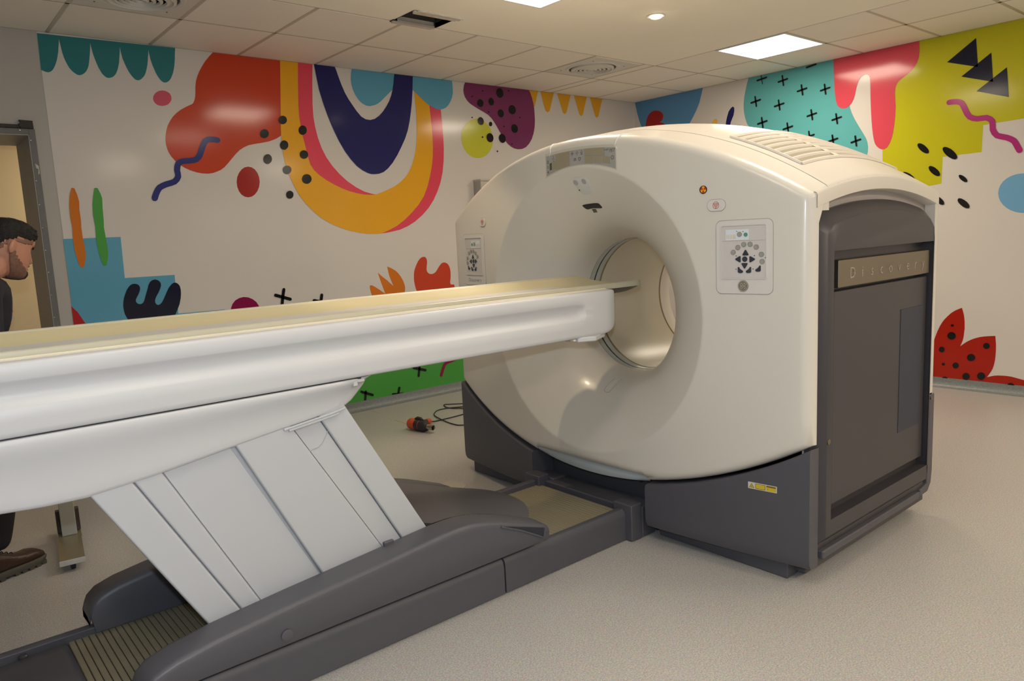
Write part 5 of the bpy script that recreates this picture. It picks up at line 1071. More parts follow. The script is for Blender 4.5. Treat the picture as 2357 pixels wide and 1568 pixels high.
# rim skirts, underside and tip
sk1 = [[(a[0], a[1], a[2]), (a[0], a[1]-.0012, a[2]-.006), (a[0], a[1]-.0005, a[2]-.022)] for a in [t[-1] for t in tops]]
mk('cradle_rim', *loftv(sk1, False, False, False), couchr, tab, smooth=60)
sk2 = [[(a[0], a[1], a[2]), (a[0], a[1]+.0012, a[2]-.006), (a[0], a[1]+.0005, a[2]-.022)] for a in [t[0] for t in tops]]
mk('cradle_rim', *loftv(sk2, False, False, False), couchr, tab, smooth=60)
mk('cradle_underside', *loftv(bots, False, False, False), mat('carbon_black', (.03, .03, .03), .4), tab, smooth=60)
mk('cradle_tip', [p for p in tops[-1]]+[p for p in reversed(bots[-1])], [(i, i+1, n+i+1, n+i) for i in range(n-1)], couchr, tab, smooth=60)
# slightly raised flat rim band on the near side
rb = [[(x, TY-CRW*w_*.905, rimz(.905)-.010), (x, TY-CRW*w_*.93, rimz(.93)+.0005), (x, TY-CRW*w_*.985, rimz(1)+.0008), (x, TY-CRW*w_*1.003, rimz(1)-.002)] for x, w_ in zip(xs, wd)]
mk('rim_band', *loftv(rb, False, False, False), couchr, tab, smooth=60)
rb = [[(x, TY+CRW*w_*.905, rimz(-.905)-.010), (x, TY+CRW*w_*.93, rimz(-.93)+.0005), (x, TY+CRW*w_*.985, rimz(-1)+.0008), (x, TY+CRW*w_*1.003, rimz(-1)-.002)] for x, w_ in zip(xs, wd)]
mk('rim_band', *loftv(rb, False, False, False), couchr, tab, smooth=60)
# guide strips between cradle and beam
for s in (-1, 1):
    y0 = TY+s*.236
    box('guide_strip', (-.45, 2.44, y0-.006, y0+.006, 1.138, 1.1535), ivory, tab, bevel=.002)
    y0 = TY+s*.252
    box('guide_strip', (-.45, 2.43, y0-.005, y0+.005, 1.138, 1.1495), ivory, tab, bevel=.002)
    y0 = TY+s*.262
    box('guide_gap', (-.45, 2.42, y0-.005, y0+.005, 1.138, 1.146), mat('gap_grey', (.2, .18, .14), .6), tab)
# beam
BH = .300
BP = [(.020, 1.1485), (.010, 1.1480), (.003, 1.145), (.0, 1.138), (.0, 1.104), (.003, 1.099), (.012, 1.090), (.0185, 1.078), (.021, 1.066), (.0185, 1.054), (.010, 1.042), (.003, 1.035), (.0, 1.030), (.0005, 1.0), (.003, .975), (.004, .963), (.010, .958), (.03, .9565)]
def bsec(x):
    g = 1.0 if x < 2.19 else max(0.0, 1-((x-2.19)/.062)**2)**.5 if x < 2.252 else 0.0
    e = 0.0
    if x > 2.38: e = 1-math.sqrt(max(0, 1-((x-2.38)/.102)**2))
    pts = []
    for d, z in BP:
        inset = d
        if 1.034 < z < 1.10:
            zc = 1.066; inset = d*g
            if g < 1: z = zc+(z-zc)*(.55+.45*g)
        zb = .957+.060*e**1.2+ (0.02*max(0, (x-2.36)/.12))
        if z < 1.03: z = zb+(z-.957)*(1.03-zb)/(1.03-.957)
        if z > 1.13: z = z-.03*e**2
        pts.append((BH-inset-.075*e, z))
    near = [(x, TY-a, z) for a, z in pts]; far = [(x, TY+a, z) for a, z in reversed(pts)]
    return near+far
bx = [-.45, .2, 1.0, 1.8, 2.1, 2.19, 2.205, 2.22, 2.235, 2.244, 2.249, 2.252, 2.30, 2.36, 2.38, 2.40, 2.42, 2.44, 2.455, 2.467, 2.475, 2.481]
mk('table_beam', *loftv([bsec(x) for x in bx]), white, tab, smooth=50)
prism('end_block', blobpoly([(2.205, 2.20), (2.36, 2.205), (2.40, 2.235), (2.41, 2.30), (2.41, 2.68), (2.40, 2.745), (2.36, 2.775), (2.205, 2.78)], 2), 2, .940, .962, white, tab, bevel=.006)
box('beam_stop', (2.175, 2.19, 2.197, 2.215, .949, .957), ivory, tab)
# hull below the beam
hzb = [(-.28, .95), (-.22, .885), (-.12, .830), (0, .795), (.12, .772), (.24, .762), (.344, .760), (.515, .779), (.725, .811), (.904, .837), (1.07, .858), (1.13, .872), (1.18, .892), (1.215, .915), (1.238, .937), (1.25, .953)]
hzb = [(x*1.0127, 1.4-(1.4-z)*1.0127) if 0 < x < 1.15 else (x, z) for x, z in hzb]
hhw = [(-.28, .24), (-.2, .28), (-.1, .298), (1.0, .298), (1.10, .294), (1.18, .280), (1.225, .262), (1.25, .245)]
def hsec(x):
    zt, zb, h = .9535, interp(hzb, x), interp(hhw, x)
    prof = [(.975, 0.0), (.992, .005), (1.0, .03), (1.0, .10), (.988, .19), (.960, .31), (.930, .46), (.910, .64), (.900, .82), (.894, .93), (.884, .98), (.86, 1.0)]
    k = min(1, (zt-zb)/.12)
    near = [(x, TY-h*(1-(1-a)*lerp(1.6, 1, k)), zt-(zt-zb)*b) for a, b in prof]
    far = [(x, TY+h*(1-(1-a)*lerp(1.6, 1, k)), zt-(zt-zb)*b) for a, b in reversed(prof)]
    return near+far
hx = [-.28, -.25, -.22, -.17, -.12, -.05, 0, .06, .12, .18, .24, .30, .344, .42, .515, .62, .725, .82, .904, .98, 1.04, 1.07, 1.10, 1.13, 1.155, 1.18, 1.20, 1.215, 1.228, 1.238, 1.245, 1.25]
mk('couch_hull', *loftv([hsec(x) for x in hx]), white, tab, smooth=60)
box('hull_gap', (-.22, 1.18, TY-.282, TY+.282, .950, .960), blackm, tab)
for s in (-1, 1):
    y = TY+s*.277
    mk('hull_latch', *merge([boxv(1.150, 1.166, y-.006, y+.006, .928, .949), boxv(1.166, 1.192, y-.006, y+.004, .939, .949)]), white, tab, bevel=.002)
    y = TY+s*.266
    for dz in (0, -.008):
        pts = [(x, y, interp(hzb, x)-.002+dz) for x in (.905+dz*-2, .96, 1.02, 1.07, 1.12+dz*3)]
        mk('hull_trim', *tubev(pts, .0042, 6), white2, tab)
# lifting column: slanted cover panels side by side
TL = [(.344, .765), (.450, .785), (.525, .80), (.733, .83), (.912, .855), (1.005, .868), (1.105, .885)]
BL = [(.609, .292), (.711, .300), (.772, .310), (.978, .330), (1.208, .352), (1.285, .362), (1.392, .375)]
OFF = [.262, .260, .250, .263, .252, .261]
TL = [(x*1.0127, 1.4-(1.4-z)*1.0127) for x, z in TL]
BL = [(x*1.0127, 1.4-(1.4-z)*1.0127) for x, z in BL]
def ext(a, b, z):  # continue line a-b down to height z
    t = (z-b[1])/(a[1]-b[1]); return (b[0]+(a[0]-b[0])*t, z)
for i in range(6):
    a, b, c, d_ = TL[i], TL[i+1], BL[i+1], BL[i]
    g = .0015
    pts = [ext(a, d_, a[1]+.012), ext(b, c, b[1]+.012), ext(b, c, .16), ext(a, d_, .16)]
    pts = [(pts[0][0]+g, pts[0][1]), (pts[1][0]-g, pts[1][1]), (pts[2][0]-g, pts[2][1]), (pts[3][0]+g, pts[3][1])]
    if i == 2:
        # curved upper shoulder of the raised middle panel
        pts[1] = (pts[1][0]-.012, pts[1][1])
    h = OFF[i]
    prism('lift_panel', pts, 1, TY-h, TY+h, white2, tab, bevel=.007 if OFF[i] > .255 else .002)
core = [ext(TL[0], BL[0], .77), ext(TL[6], BL[6], .87), ext(TL[6], BL[6], .14), ext(TL[0], BL[0], .14)]
prism('lift_core', [(core[0][0]+.02, core[0][1]), (core[1][0]-.02, core[1][1]), (core[2][0]-.02, core[2][1]), (core[3][0]+.02, core[3][1])], 1, TY-.242, TY+.242, white2, tab)
for s in (-1, 1):
    y = TY+s*.2525
    pts = [(.985, y, .735), (1.0, y, .739), (1.02, y, .742), (1.035, y, .752), (1.05, y, .775), (1.075, y, .815), (1.095, y, .855)]
    mk('panel_seam', *tubev(pts, .0014, 5), mat('seam_grey', (.35, .36, .38), .5), tab)
# sculpted charcoal covers of the moving base
covt = [(.385, .165), (.388, .20), (.402, .232), (.430, .256), (.49, .275), (.60, .293), (.85, .318), (1.18, .345), (1.36, .362), (1.45, .368), (1.53, .366), (1.61, .352), (1.70, .326), (1.80, .290), (1.90, .252), (1.905, .245)]
def cover(s):
    def sec(x):
        zt = interp(covt, x); o = .390; i = .285
        zb = .185
        sw = 1.0
        q = [(i-.018, .128 if .40 < x < 1.8 else min(zb, zt-.01)), (i-.018, zt-.022), (i-.012, zt-.008), (i-.004, zt-.001), (i+.01, zt), (o-.018, zt-.004), (o-.006, zt-.008), (o-.001, zt-.016), (o, zt-.03), (o-.002, (zt+zb)/2), (o-.004, zb+.012), (o-.012, zb), (i+.02, zb), (i+.02, .128 if .40 < x < 1.8 else min(zb, zt-.012))]
        return [(x, TY-s*a, min(b, zt)) for a, b in q]
    xx = [.386, .392, .402, .415, .430, .46, .49, .54, .60, .72, .85, 1.0, 1.18, 1.30, 1.40, 1.47, 1.53, 1.60, 1.66, 1.72, 1.78, 1.84, 1.88, 1.90, 1.905]
    o = mk('base_cover', *loftv([sec(x) for x in xx]), dark, tab, smooth=42)
    return o
nc = cover(1); fc = cover(-1)
for s, par in ((1, nc), (-1, fc)):
    y = TY-s*.3905
    sl = [(1.60, .326), (1.68, .316), (1.78, .278), (1.862, .244), (1.868, .240), (1.862, .214), (1.84, .222), (1.74, .270)]
    prism('grip_slot', [(1.66, .316), (1.875, .247), (1.868, .212), (1.84, .228), (1.76, .272)], 1, y-.0006*s, y+.004*s, mat('slot_shadow', (.02, .022, .032), .6), par)
    mk('grip_lip', *tubev([(1.66, y-.002*s, .314), (1.76, y-.002*s, .269), (1.84, y-.002*s, .225), (1.868, y-.002*s, .209), (1.876, y-.002*s, .218), (1.882, y-.002*s, .246)], .0035, 6), dark, par)
    mk('round_plug', *lathev((.805, y, .222), [(.018, 0), (.018, -.0012*s), (.016, -.002*s)], ax=1, n=24), dark, par)
mk('cover_notch', *merge([boxv(1.215, 1.255, 2.196, 2.212, .345, .362)]), dark, tab, bevel=.004)
# front hood between the covers
hdt = [(1.43, .350), (1.55, .346), (1.66, .330), (1.76, .305), (1.86, .268), (1.95, .232), (2.0, .21)]
def hrow(x):
    r = []
    q = (x-1.43)/.47
    zt = interp(covt, x)-.003
    for j in range(15):
        u = -1+2*j/14; y = TY+u*.272
        xx = x+.13*(1-abs(u)**2.2)*q*q-(.03*(1-abs(u)) if q < .2 else 0)
        r.append((xx, y, zt-.030*(1-u*u)*(1-q)-.006*q*(1-u*u)))
    return r
hr = [hrow(x) for x in (1.43, 1.49, 1.55, 1.61, 1.66, 1.71, 1.76, 1.80, 1.84, 1.87, 1.89, 1.90)]
hr.append([(a-.004, b, c-.012) for a, b, c in hr[-1]]); hr.append([(a-.03, b, .135) for a, b, c in hr[-1]])
hr.insert(0, [(a+.004, b, c-.014) for a, b, c in hr[0]])
hood = mk('front_hood', *loftv(hr, False, False, False), dark, tab, smooth=50)
mk('hood_plug', *lathev((1.60, 2.36, .318), [(.016, 0), (.016, .003), (.011, .004)], n=20), mat('plug_grey', (.14, .14, .14), .3), hood)
# fixed base: rails, end piece, slatted floor plates
def railo(y0, y1, s, name, x0, x1, zt=.148):
    o, i = (y0, y1) if s > 0 else (y1, y0)
    P_ = [(o, .004), (o, zt-.034), (lerp(o, i, .10), zt-.014), (lerp(o, i, .35), zt-.002), (lerp(o, i, .8), zt), (i, zt-.005), (i, .004)]
    return prism(name, P_, 0, x0, x1, dark, tab, bevel=.002)
railo(2.162, 2.210, 1, 'base_rail', 1.722, 2.445); railo(2.162, 2.210, 1, 'base_rail', -.12, 1.715)
railo(2.770, 2.818, -1, 'base_rail', -.05, .447); railo(2.770, 2.818, -1, 'base_rail', .452, 2.445)
for s in (-1, 1):
    ya, yb = (2.125, 2.235) if s < 0 else (2.745, 2.855)
    box('rail_socket', (2.432, 2.505, ya, yb, .003, .172), dark, tab, bevel=.006)
    box('rail_socket', (2.505, 2.60, ya+.03*(s < 0)-.03, yb-.0, .003, .150), dark, tab, bevel=.008)
box('base_pan', (.05, 2.47, 2.205, 2.775, .003, .108), blackm, tab)
box('cross_beam', (2.478, 2.62, 2.24, 2.75, .02, .140), dark, tab, bevel=.006)
pit = .0205
sme = None
def slat(x, narrow=False):
    global sme
    if sme is None:
        v, f = loftv([[(0, 2.212, z+.1) if False else (dx, yy, z) for dx, z in ((.0012, .108), (.0012, .1195), (.003, .1215), (pit-.003, .1215), (pit-.0012, .1195), (pit-.0012, .108))] for yy in (2.211, 2.769)])
        sme = bpy.data.meshes.new('slat'); og = tab.location
        sme.from_pydata([(a, b-og.y, c) for a, b, c in v], [], f); sme.materials.append(slatm)
        bm = bmesh.new(); bm.from_mesh(sme); bmesh.ops.recalc_face_normals(bm, faces=bm.faces); bm.to_mesh(sme); bm.free()
    o = bpy.data.objects.new('slat', sme); COL.objects.link(o); o.parent = tab; o.location = (x-tab.location.x, 0, 0)
for k in range(32): slat(.317+k*pit)
for k in range(28): slat(2.457-(k+1)*pit)
# end piece on the left
rg = []
for x, zt in ((-.12, .05), (-.08, .085), (0, .112), (.10, .124), (.20, .130), (.29, .132), (.308, .130), (.315, .122)):
    rg.append([(x, 2.214, .004), (x, 2.214, zt-.012), (x, 2.226, zt-.002), (x, 2.30, zt+.003), (x, TY, zt+.006), (x, 2.68, zt+.003), (x, 2.752, zt-.002), (x, 2.765, zt-.012), (x, 2.765, .004)])
mk('end_piece', *loftv(rg), dark, tab, smooth=50)
mk('end_knob', *lathev((.19, 2.757, .125), [(.014, 0), (.014, .008), (.01, .012)], n=14), dark2, tab)

# ------------------------------------------------------------------ wall box
wb = empty('wall_box', (4.39, YB, 1.75), 'small grey metal box on the wall, half hidden behind the scanner ring', 'wall box')
mk('shell', *merge([boxv(4.268, 4.52, YB-.105, YB-.004, 1.62, 1.914)]), mat('wall_box_grey', (.5, .48, .42), .35, metal=.3), wb, bevel=.006)
box('side_plate', (4.265, 4.270, YB-.11, YB-.003, 1.60, 1.93), mat('wall_box_side', (.42, .40, .36), .4, metal=.2), wb, bevel=.001)
box('lid', (4.263, 4.40, YB-.112, YB-.004, 1.914, 1.930), mat('wall_box_lid', (.5, .47, .42), .4), wb, bevel=.002)

# ------------------------------------------------------------------ rolling stand behind the couch
st = empty('rolling_stand', (.50, 3.9, 0), 'beige metal foot plate and column of a rolling stand under the couch', 'stand')
brz = mat('stand_beige_metal', (.30, .26, .17), .35, metal=.5)
def rot2(x, y, a, cx, cy):
    c, s = math.cos(a), math.sin(a); return (cx+(x-cx)*c-(y-cy)*s, cy+(x-cx)*s+(y-cy)*c)
ra = math.radians(-7.6)
def rbox(name, b, m, parent, bevel=0.0):
    v, f = boxv(*b); v = [(*rot2(a, c, ra, .4865, 3.727), z) for a, c, z in v]
    return mk(name, v, f, m, parent, bevel=bevel)
rbox('foot_plate', (.437, .537, 3.727, 4.08, .047, .056), brz, st, .001)
rbox('plate_edge', (.436, .538, 3.722, 3.730, .034, .057), alu, st, .001)
rbox('column', (.458, .522, 4.07, 4.12, .056, .78), mat('column_grey', (.42, .41, .36), .45), st, .003)
rbox('column_bracket', (.44, .54, 4.12, 4.16, .06, .17), mat('bracket_brown', (.06, .04, .035), .5), st, .003)
rbox('cross_bar', (.44, .54, 4.08, 4.30, .035, .056), brz, st, .003)
for cx, cy in ((.487, 3.76), (.487, 4.26)):
    x, y = rot2(cx, cy, ra, .4865, 3.727)
    v, f = lathev((x-.011, y, .018), [(.008, 0), (.017, .002), (.017, .020), (.008, .022)], ax=0, n=16)
    mk('caster_wheel', v, f, blk, st)
    box('caster_fork', (x-.008, x+.008, y-.008, y+.008, .02, .048), blk, st)
rbox('top_tray', (.45, .70, 4.00, 4.25, .78, .795), brz, st, .004)

# ------------------------------------------------------------------ heat gun
hg = empty('heat_gun', (2.95, 4.55, 0), 'orange and black heat gun lying on the floor with metal nozzle', 'heat gun')
ga = Vector((2.875, 4.685, .0455)); gb = Vector((2.915, 4.44, .044)); gd = (gb-ga).normalized(); gs = gd.cross(Vector((0, 0, 1))).normalized(); gu = gs.cross(gd)
def gt(pts, m, name, n=18, par=None):
    rings = []
    for t, r in pts:
        c = ga+gd*t
        rings.append([tuple(c+r*(math.cos(2*PI*k/n)*gs+math.sin(2*PI*k/n)*gu)) for k in range(n)])
    return mk(name, *loftv(rings), m, par or hg, smooth=45)
orm = mat('orange_plastic', (.62, .06, .012), .35); bkp = mat('black_rubber', (.02, .02, .022), .5)
gt([(0, .018), (.006, .032), (.02, .041), (.07, .043), (.092, .042)], orm, 'motor_housing')
gt([(.088, .0435), (.10, .0445), (.125, .0440), (.128, .043)], bkp, 'black_collar')
gt([(.126, .0425), (.135, .0425)], orm, 'orange_band')
gt([(.133, .0435), (.17, .041), (.195, .034), (.205, .026)], bkp, 'front_shroud')
gt([(.20, .022), (.262, .0205), (.265, .019), (.262, .017), (.215, .016)], mat('nozzle_steel', (.45, .42, .34), .25, metal=1), 'nozzle')
mk('grip_ridge', *tubev([ga+gd*.075+gu*.038, ga+gd*.10+gu*.050, ga+gd*.13+gu*.050, ga+gd*.15+gu*.040], [.012, .014, .013, .01], 8), bkp, hg)
hp = [ga+gd*.11+Vector((.015, .0, .008)), Vector((2.95, 4.625, .046)), Vector((2.985, 4.64, .038)), Vector((3.02, 4.655, .033))]
mk('handle', *tubev(hp, [.022, .021, .020, .018], 12), bkp, hg)
mk('handle_end', *tubev([Vector((2.995, 4.645, .034)), Vector((3.015, 4.655, .032)), Vector((3.045, 4.67, .028)), Vector((3.06, 4.677, .026))], [.016, .025, .023, .010], 12), orm, hg)
cabp = [(3.15, 4.78, .024), (3.20, 4.83, .006)]
cable = catmull([(3.055, 4.675, .022), (3.09, 4.695, .012), (3.127, 4.703, .006), (3.166, 4.707, .005), (3.263, 4.708, .005), (3.366, 4.715, .005), (3.47, 4.715, .005), (3.50, 4.62, .005), (3.40, 4.50, .005), (3.25, 4.43, .005),
    (3.176, 4.457, .005), (3.165, 4.52, .005), (3.17, 4.607, .005), (3.187, 4.736, .009), (3.23, 4.872, .005), (3.277, 4.94, .005), (3.346, 4.997, .005), (3.417, 5.005, .005), (3.499, 4.977, .005), (3.60, 4.90, .005), (3.62, 4.80, .005), (3.56, 4.80, .005),
    (3.499, 4.903, .009), (3.471, 4.962, .005), (3.459, 5.027, .006), (3.474, 5.072, .005), (3.51, 5.13, .005), (3.56, 5.092, .005), (3.70, 5.00, .005), (3.95, 4.95, .005)], 6)
mk('power_cord', *tubev(cable, .0045, 7), bkp, hg)

# scraps on the floor
tp = mat('tape_beige', (.50, .42, .26), .6)
def scrap(name, pts, z, label, cat, m):
    o = prism(name, pts, 2, .0006, z, m, smooth=0); tag(o, label, cat); return o
scrap('tape_strip', [(2.947, 5.012), (2.962, 5.000), (2.958, 4.90), (2.945, 4.84), (2.938, 4.842), (2.944, 4.92), (2.940, 5.0)], .002, 'thin beige strip of tape on the floor beside the heat gun', 'tape', tp)
scrap('tape_strip', [(2.982, 5.45), (2.995, 5.45), (2.994, 5.33), (2.984, 5.335)], .0018, 'short beige tape mark on the floor close to the green wall edge', 'tape', tp)
scrap('paper_scrap', [(2.29, 3.45), (2.372, 3.482), (2.40, 3.33), (2.33, 3.28)], .0022, 'pale paper scrap on the floor behind the couch base', 'paper', mat('paper_pale', (.52, .49, .42), .7))

# ------------------------------------------------------------------ the man at the left edge
pa = math.radians(28)
PF = Vector((math.cos(pa), math.sin(pa), 0)); PL = Vector((-math.sin(pa), math.cos(pa), 0)); PO = Vector((.148, 3.955, 0))
man = None
def W(f, l, z): return PO+PF*f+PL*l+Vector((0, 0, z))
skin = mat('skin', (.52, .24, .155), .5, var=.05, scale=25)
def skin_obj(name, chains, root, m, parent=None, sub=2, extra=None):
    verts, edges, rad = [], [], []
    idx = {}
    for ch in chains:
        prev = None
        for (k, p, r) in ch:
            if k not in idx:
                idx[k] = len(verts); verts.append(tuple(p)); rad.append(r)
            if prev is not None: edges.append((prev, idx[k]))
            prev = idx[k]
    me = bpy.data.meshes.new(name); me.from_pydata(verts, edges, [])
    o = bpy.data.objects.new(name, me); COL.objects.link(o)
    sk = o.modifiers.new('skin', 'SKIN'); sk.use_smooth_shade = True
    for i, r in enumerate(rad):
        me.skin_vertices[0].data[i].radius = r if isinstance(r, tuple) else (r, r)
    me.skin_vertices[0].data[idx[root]].use_root = True
    ss = o.modifiers.new('sub', 'SUBSURF'); ss.levels = sub; ss.render_levels = sub
    dg = bpy.context.evaluated_depsgraph_get()
    em = bpy.data.meshes.new_from_object(o.evaluated_get(dg))
    V = [tuple(x.co) for x in em.vertices]; Fc = [tuple(p.vertices) for p in em.polygons]
    bpy.data.objects.remove(o, do_unlink=True)
    return V, Fc
# joints
def leg(s, fo):
    sd = 'L' if s > 0 else 'R'
    return [('hip'+sd, W(-.03, .10*s, .86), .078), ('knee'+sd, W(.03+fo*.55, .10*s, .48), .052), ('ank'+sd, W(-.01+fo, .10*s, .09), .036), ('toe'+sd, W(.12+fo, .105*s, .05), .035)]
def arm(s):
    sd = 'L' if s > 0 else 'R'
    return [('sho'+sd, W(.09, .18*s, 1.29), .052), ('elb'+sd, W(.05, .235*s, 1.04), .038), ('wri'+sd, W(.13, .215*s, .84), .026), ('palm'+sd, W(.16, .205*s, .775), (.016, .034))]
spine = [('pelvis', W(-.03, 0, .92), (.10, .14)), ('belly', W(.03, 0, 1.06), (.09, .125)), ('chest', W(.08, 0, 1.21), (.10, .14)), ('neckb', W(.165, 0, 1.325), (.055, .06)), ('neck', W(.215, 0, 1.375), .052), ('headc', W(.25, 0, 1.42), .05)]
lg = [[spine[0]]+leg(1, -.16), [spine[0]]+leg(-1, 0)]
ar = [[spine[2]]+arm(1), [spine[2]]+arm(-1)]
V1, F1 = skin_obj('b', [spine]+lg+ar, 'pelvis', skin)
parts = [(V1, F1)]
for s in (1, -1):
    base = W(.16, .205*s, .775); 
    for k, (dl, ln, r) in enumerate(((-.026, .062, .0085), (-.009, .072, .009), (.009, .068, .0085), (.025, .054, .0075))):
        a = base+PF*dl+Vector((0, 0, .012)); b = base+PF*(dl+.004)+Vector((0, 0, -.028)); c = b+PL*(-s*.006)+Vector((0, 0, -ln*.5)); e = c+PL*(-s*.020)+Vector((0, 0, -ln*.42))
        parts.append(tubev(catmull([a, b, c, e], 3), [r*1.1]*4+[r]*4+[r*.85, r*.6], 8))
    a = base+PF*.012+Vector((0, 0, .03)); parts.append(tubev(catmull([a, a+PF*.034+Vector((0, 0, -.022)), a+PF*.046+Vector((0, 0, -.052)), a+PF*.040+PL*(-s*.01)+Vector((0, 0, -.072))], 3), [.012]*5+[.010]*3+[.009, .006], 8))
# head as lofted slices
HS = 1.07
HT = [(-.128, .020, -.005, .012), (-.122, .062, -.02, .028), (-.112, .083, -.035, .040), (-.098, .088, -.05, .050), (-.086, .082, -.06, .056), (-.076, .088, -.068, .060), (-.069, .081, -.074, .062), (-.061, .089, -.080, .064), (-.050, .085, -.086, .067), (-.036, .087, -.092, .069), (-.020, .088, -.097, .071), (-.004, .086, -.10, .073), (.010, .083, -.102, .0745), (.022, .088, -.103, .0755), (.034, .093, -.103, .076), (.055, .092, -.10, .076), (.075, .085, -.093, .072), (.095, .070, -.078, .062), (.110, .048, -.058, .046), (.120, .024, -.034, .027), (.125, .004, -.01, .008)]
NOSE = [(-.062, 0), (-.050, .007), (-.042, .024), (-.034, .030), (-.022, .024), (-.006, .014), (.008, .006), (.022, 0)]
NH = 40
def hpt(h, th, off=0.0):
    f = interp([(q[0], q[1]) for q in HT], h); b = interp([(q[0], q[2]) for q in HT], h); w_ = interp([(q[0], q[3]) for q in HT], h)
    c = (f+b)/2; a = (f-b)/2
    cs, sn = math.cos(th), math.sin(th)
    e = 2.2
    x = c+(a+off)*math.copysign(abs(cs)**(2/e), cs); y = (w_+off)*math.copysign(abs(sn)**(2/e), sn)
    nb = interp(NOSE, h)*math.exp(-(th/.19)**2)
    x += nb
    soc = .010*math.exp(-((abs(th)-.50)/.17)**2)*math.exp(-((h-.008)/.013)**2)
    x -= soc
    return x, y, h
tl = math.radians(20)
HC_ = W(.350, 0, 1.455)
def H2W(p):
    x, y, z = [q*HS for q in p]
    x2 = x*math.cos(tl)+z*math.sin(tl); z2 = -x*math.sin(tl)+z*math.cos(tl)
    return HC_+PF*x2+PL*y+Vector((0, 0, z2))
def thl(n): return [-PI+2*PI*k/n for k in range(n)]
hr_ = [[tuple(H2W(hpt(q[0], th))) for th in thl(NH)] for q in HT]
parts.append(loftv(hr_))
parts.append(tubev([H2W((-.03, 0, -.05)), H2W((-.045, 0, -.10)), W(.19, 0, 1.34)], [.058, .056, .060], 16))
for s in (1, -1):
    ec = (-.034, s*.074, -.010)
    rr = []
    for k in range(5):
        t = k/4; sc_ = [.55, .95, 1.0, .8, .3][k]
        rr.append([tuple(H2W((ec[0]+.017*sc_*math.cos(a)-.006*t, ec[1]+s*(-.004+.018*t+(.003*math.cos(a) if k > 1 else 0)*-1), ec[2]+.031*sc_*math.sin(a)+.004*math.cos(a)))) for a in [2*PI*j/14 for j in range(14)]])
    parts.append(loftv(rr))
V0, F0 = merge(parts)
man = bpy.data.objects.new('person', bpy.data.meshes.new('person')); COL.objects.link(man); man.location = PO
me = man.data; me.from_pydata([tuple(Vector(q)-PO) for q in V0], [], F0); me.materials.append(skin); me.shade_smooth()
bm = bmesh.new(); bm.from_mesh(me); bmesh.ops.recalc_face_normals(bm, faces=bm.faces); bm.to_mesh(me); bm.free()
rm = man.modifiers.new('remesh', 'REMESH'); rm.mode = 'VOXEL'; rm.voxel_size = .0042; rm.use_smooth_shade = True
sm_ = man.modifiers.new('smooth', 'SMOOTH'); sm_.iterations = 2; sm_.factor = .5
tag(man, 'man in dark work clothes at the left edge, looking down behind the couch', 'person')
def shell(name, cond, offf, m, n=72, hs=None, sc=HS):
    hh = [ -.128+.253*k/64 for k in range(65)]
    TH = thl(n); V = []; id_ = {}; Fc = []
    for i, h in enumerate(hh):
        for j, th in enumerate(TH):
            if cond(h, th): id_[(i, j)] = len(V); V.append(tuple(H2W(hpt(h, th, offf(h, th)))))
    for i in range(len(hh)-1):
        for j in range(n):
            k = (j+1) % n; q = [(i, j), (i, k), (i+1, k), (i+1, j)]
            if all(t in id_ for t in q): Fc.append(tuple(id_[t] for t in q))
    top = [id_[(64, j)] for j in range(n) if (64, j) in id_]
    if len(top) == n: Fc.append(tuple(top))
    o = mk(name, V, Fc, m, man, smooth=180)
    sd = o.modifiers.new('solid', 'SOLIDIFY'); sd.thickness = .004; sd.offset = -1
    return o
hairm = mat('hair_black', (.007, .006, .006), .6, bump=.6, bscale=220)
def hl(th):
    a = abs(th)
    return .0035*math.sin(th*29)+.0025*math.sin(th*53+1)+interp([(0, .070), (.5, .066), (.75, .052), (.95, .044), (1.2, .040), (1.6, .036), (2.1, .010), (2.6, -.03), (3.2, -.045)], a)
hair = shell('hair', lambda h, th: h > hl(th), lambda h, th: .002+.014*min(1, max(0, (h-hl(th))/.05))+(.007*max(0, 1-abs(th)/1.0)*min(1, max(0, (h-.055)/.03)))+.0022*math.sin(th*23+h*90)+.0018*math.sin(th*41-h*140)+.002*math.sin(h*260+th*5)*(1 if h > .06 else 0), hairm)
fade = shell('hair_fade', lambda h, th: hl(th)-.022 < h <= hl(th)+.006 and abs(th) > .95, lambda h, th: .0012, mat('hair_fade', (.22, .115, .08), .6), n=72)
beard = shell('beard', lambda h, th: h < interp([(0, -.086), (.35, -.084), (.5, -.080), (.8, -.084), (1.2, -.068), (1.5, -.046), (1.7, -.012), (1.85, .012), (2.0, .01), (2.05, -.2)], abs(th)) and abs(th) < 2.0, lambda h, th: .0010, mat('beard_brown', (.21, .105, .07), .7, bump=.4, bscale=300, var=.5, scale=90))
goatee = shell('chin_beard', lambda h, th: h < -.080 and abs(th) < .8 and (h < -.088 or abs(th) < .3), lambda h, th: .0032, mat('chin_beard', (.03, .018, .013), .7, bump=.5, bscale=300, var=.35, scale=40))
mous = shell('moustache', lambda h, th: -.062 < h < -.050 and abs(th) < .45, lambda h, th: .0022, mat('beard_brown', (.085, .05, .035), .7))
lip = shell('lips', lambda h, th: -.078 < h < -.062 and abs(th) < .30, lambda h, th: .0012, mat('lip', (.42, .16, .12), .45))
for s in (1, -1):
    c = H2W((.066, s*.032, .007)); 
    mk('eye', *lathev((0, 0, 0), [(.0015, -.011), (.006, -.0095), (.0105, -.004), (.011, 0), (.0105, .004), (.006, .0095), (.0015, .011)], n=14), mat('eye_shaded', (.16, .12, .10), .3), man).location = c-PO+PO*0  # eyeball colour darkened to stand in for shade in the sockets
    bpts = [H2W(hpt(.021, s*t, .0035)) for t in (.22, .35, .5, .65, .78)]
    mk('eyebrow', *tubev(bpts, [.0025, .0036, .0038, .003, .0015], 6), hairm, man)
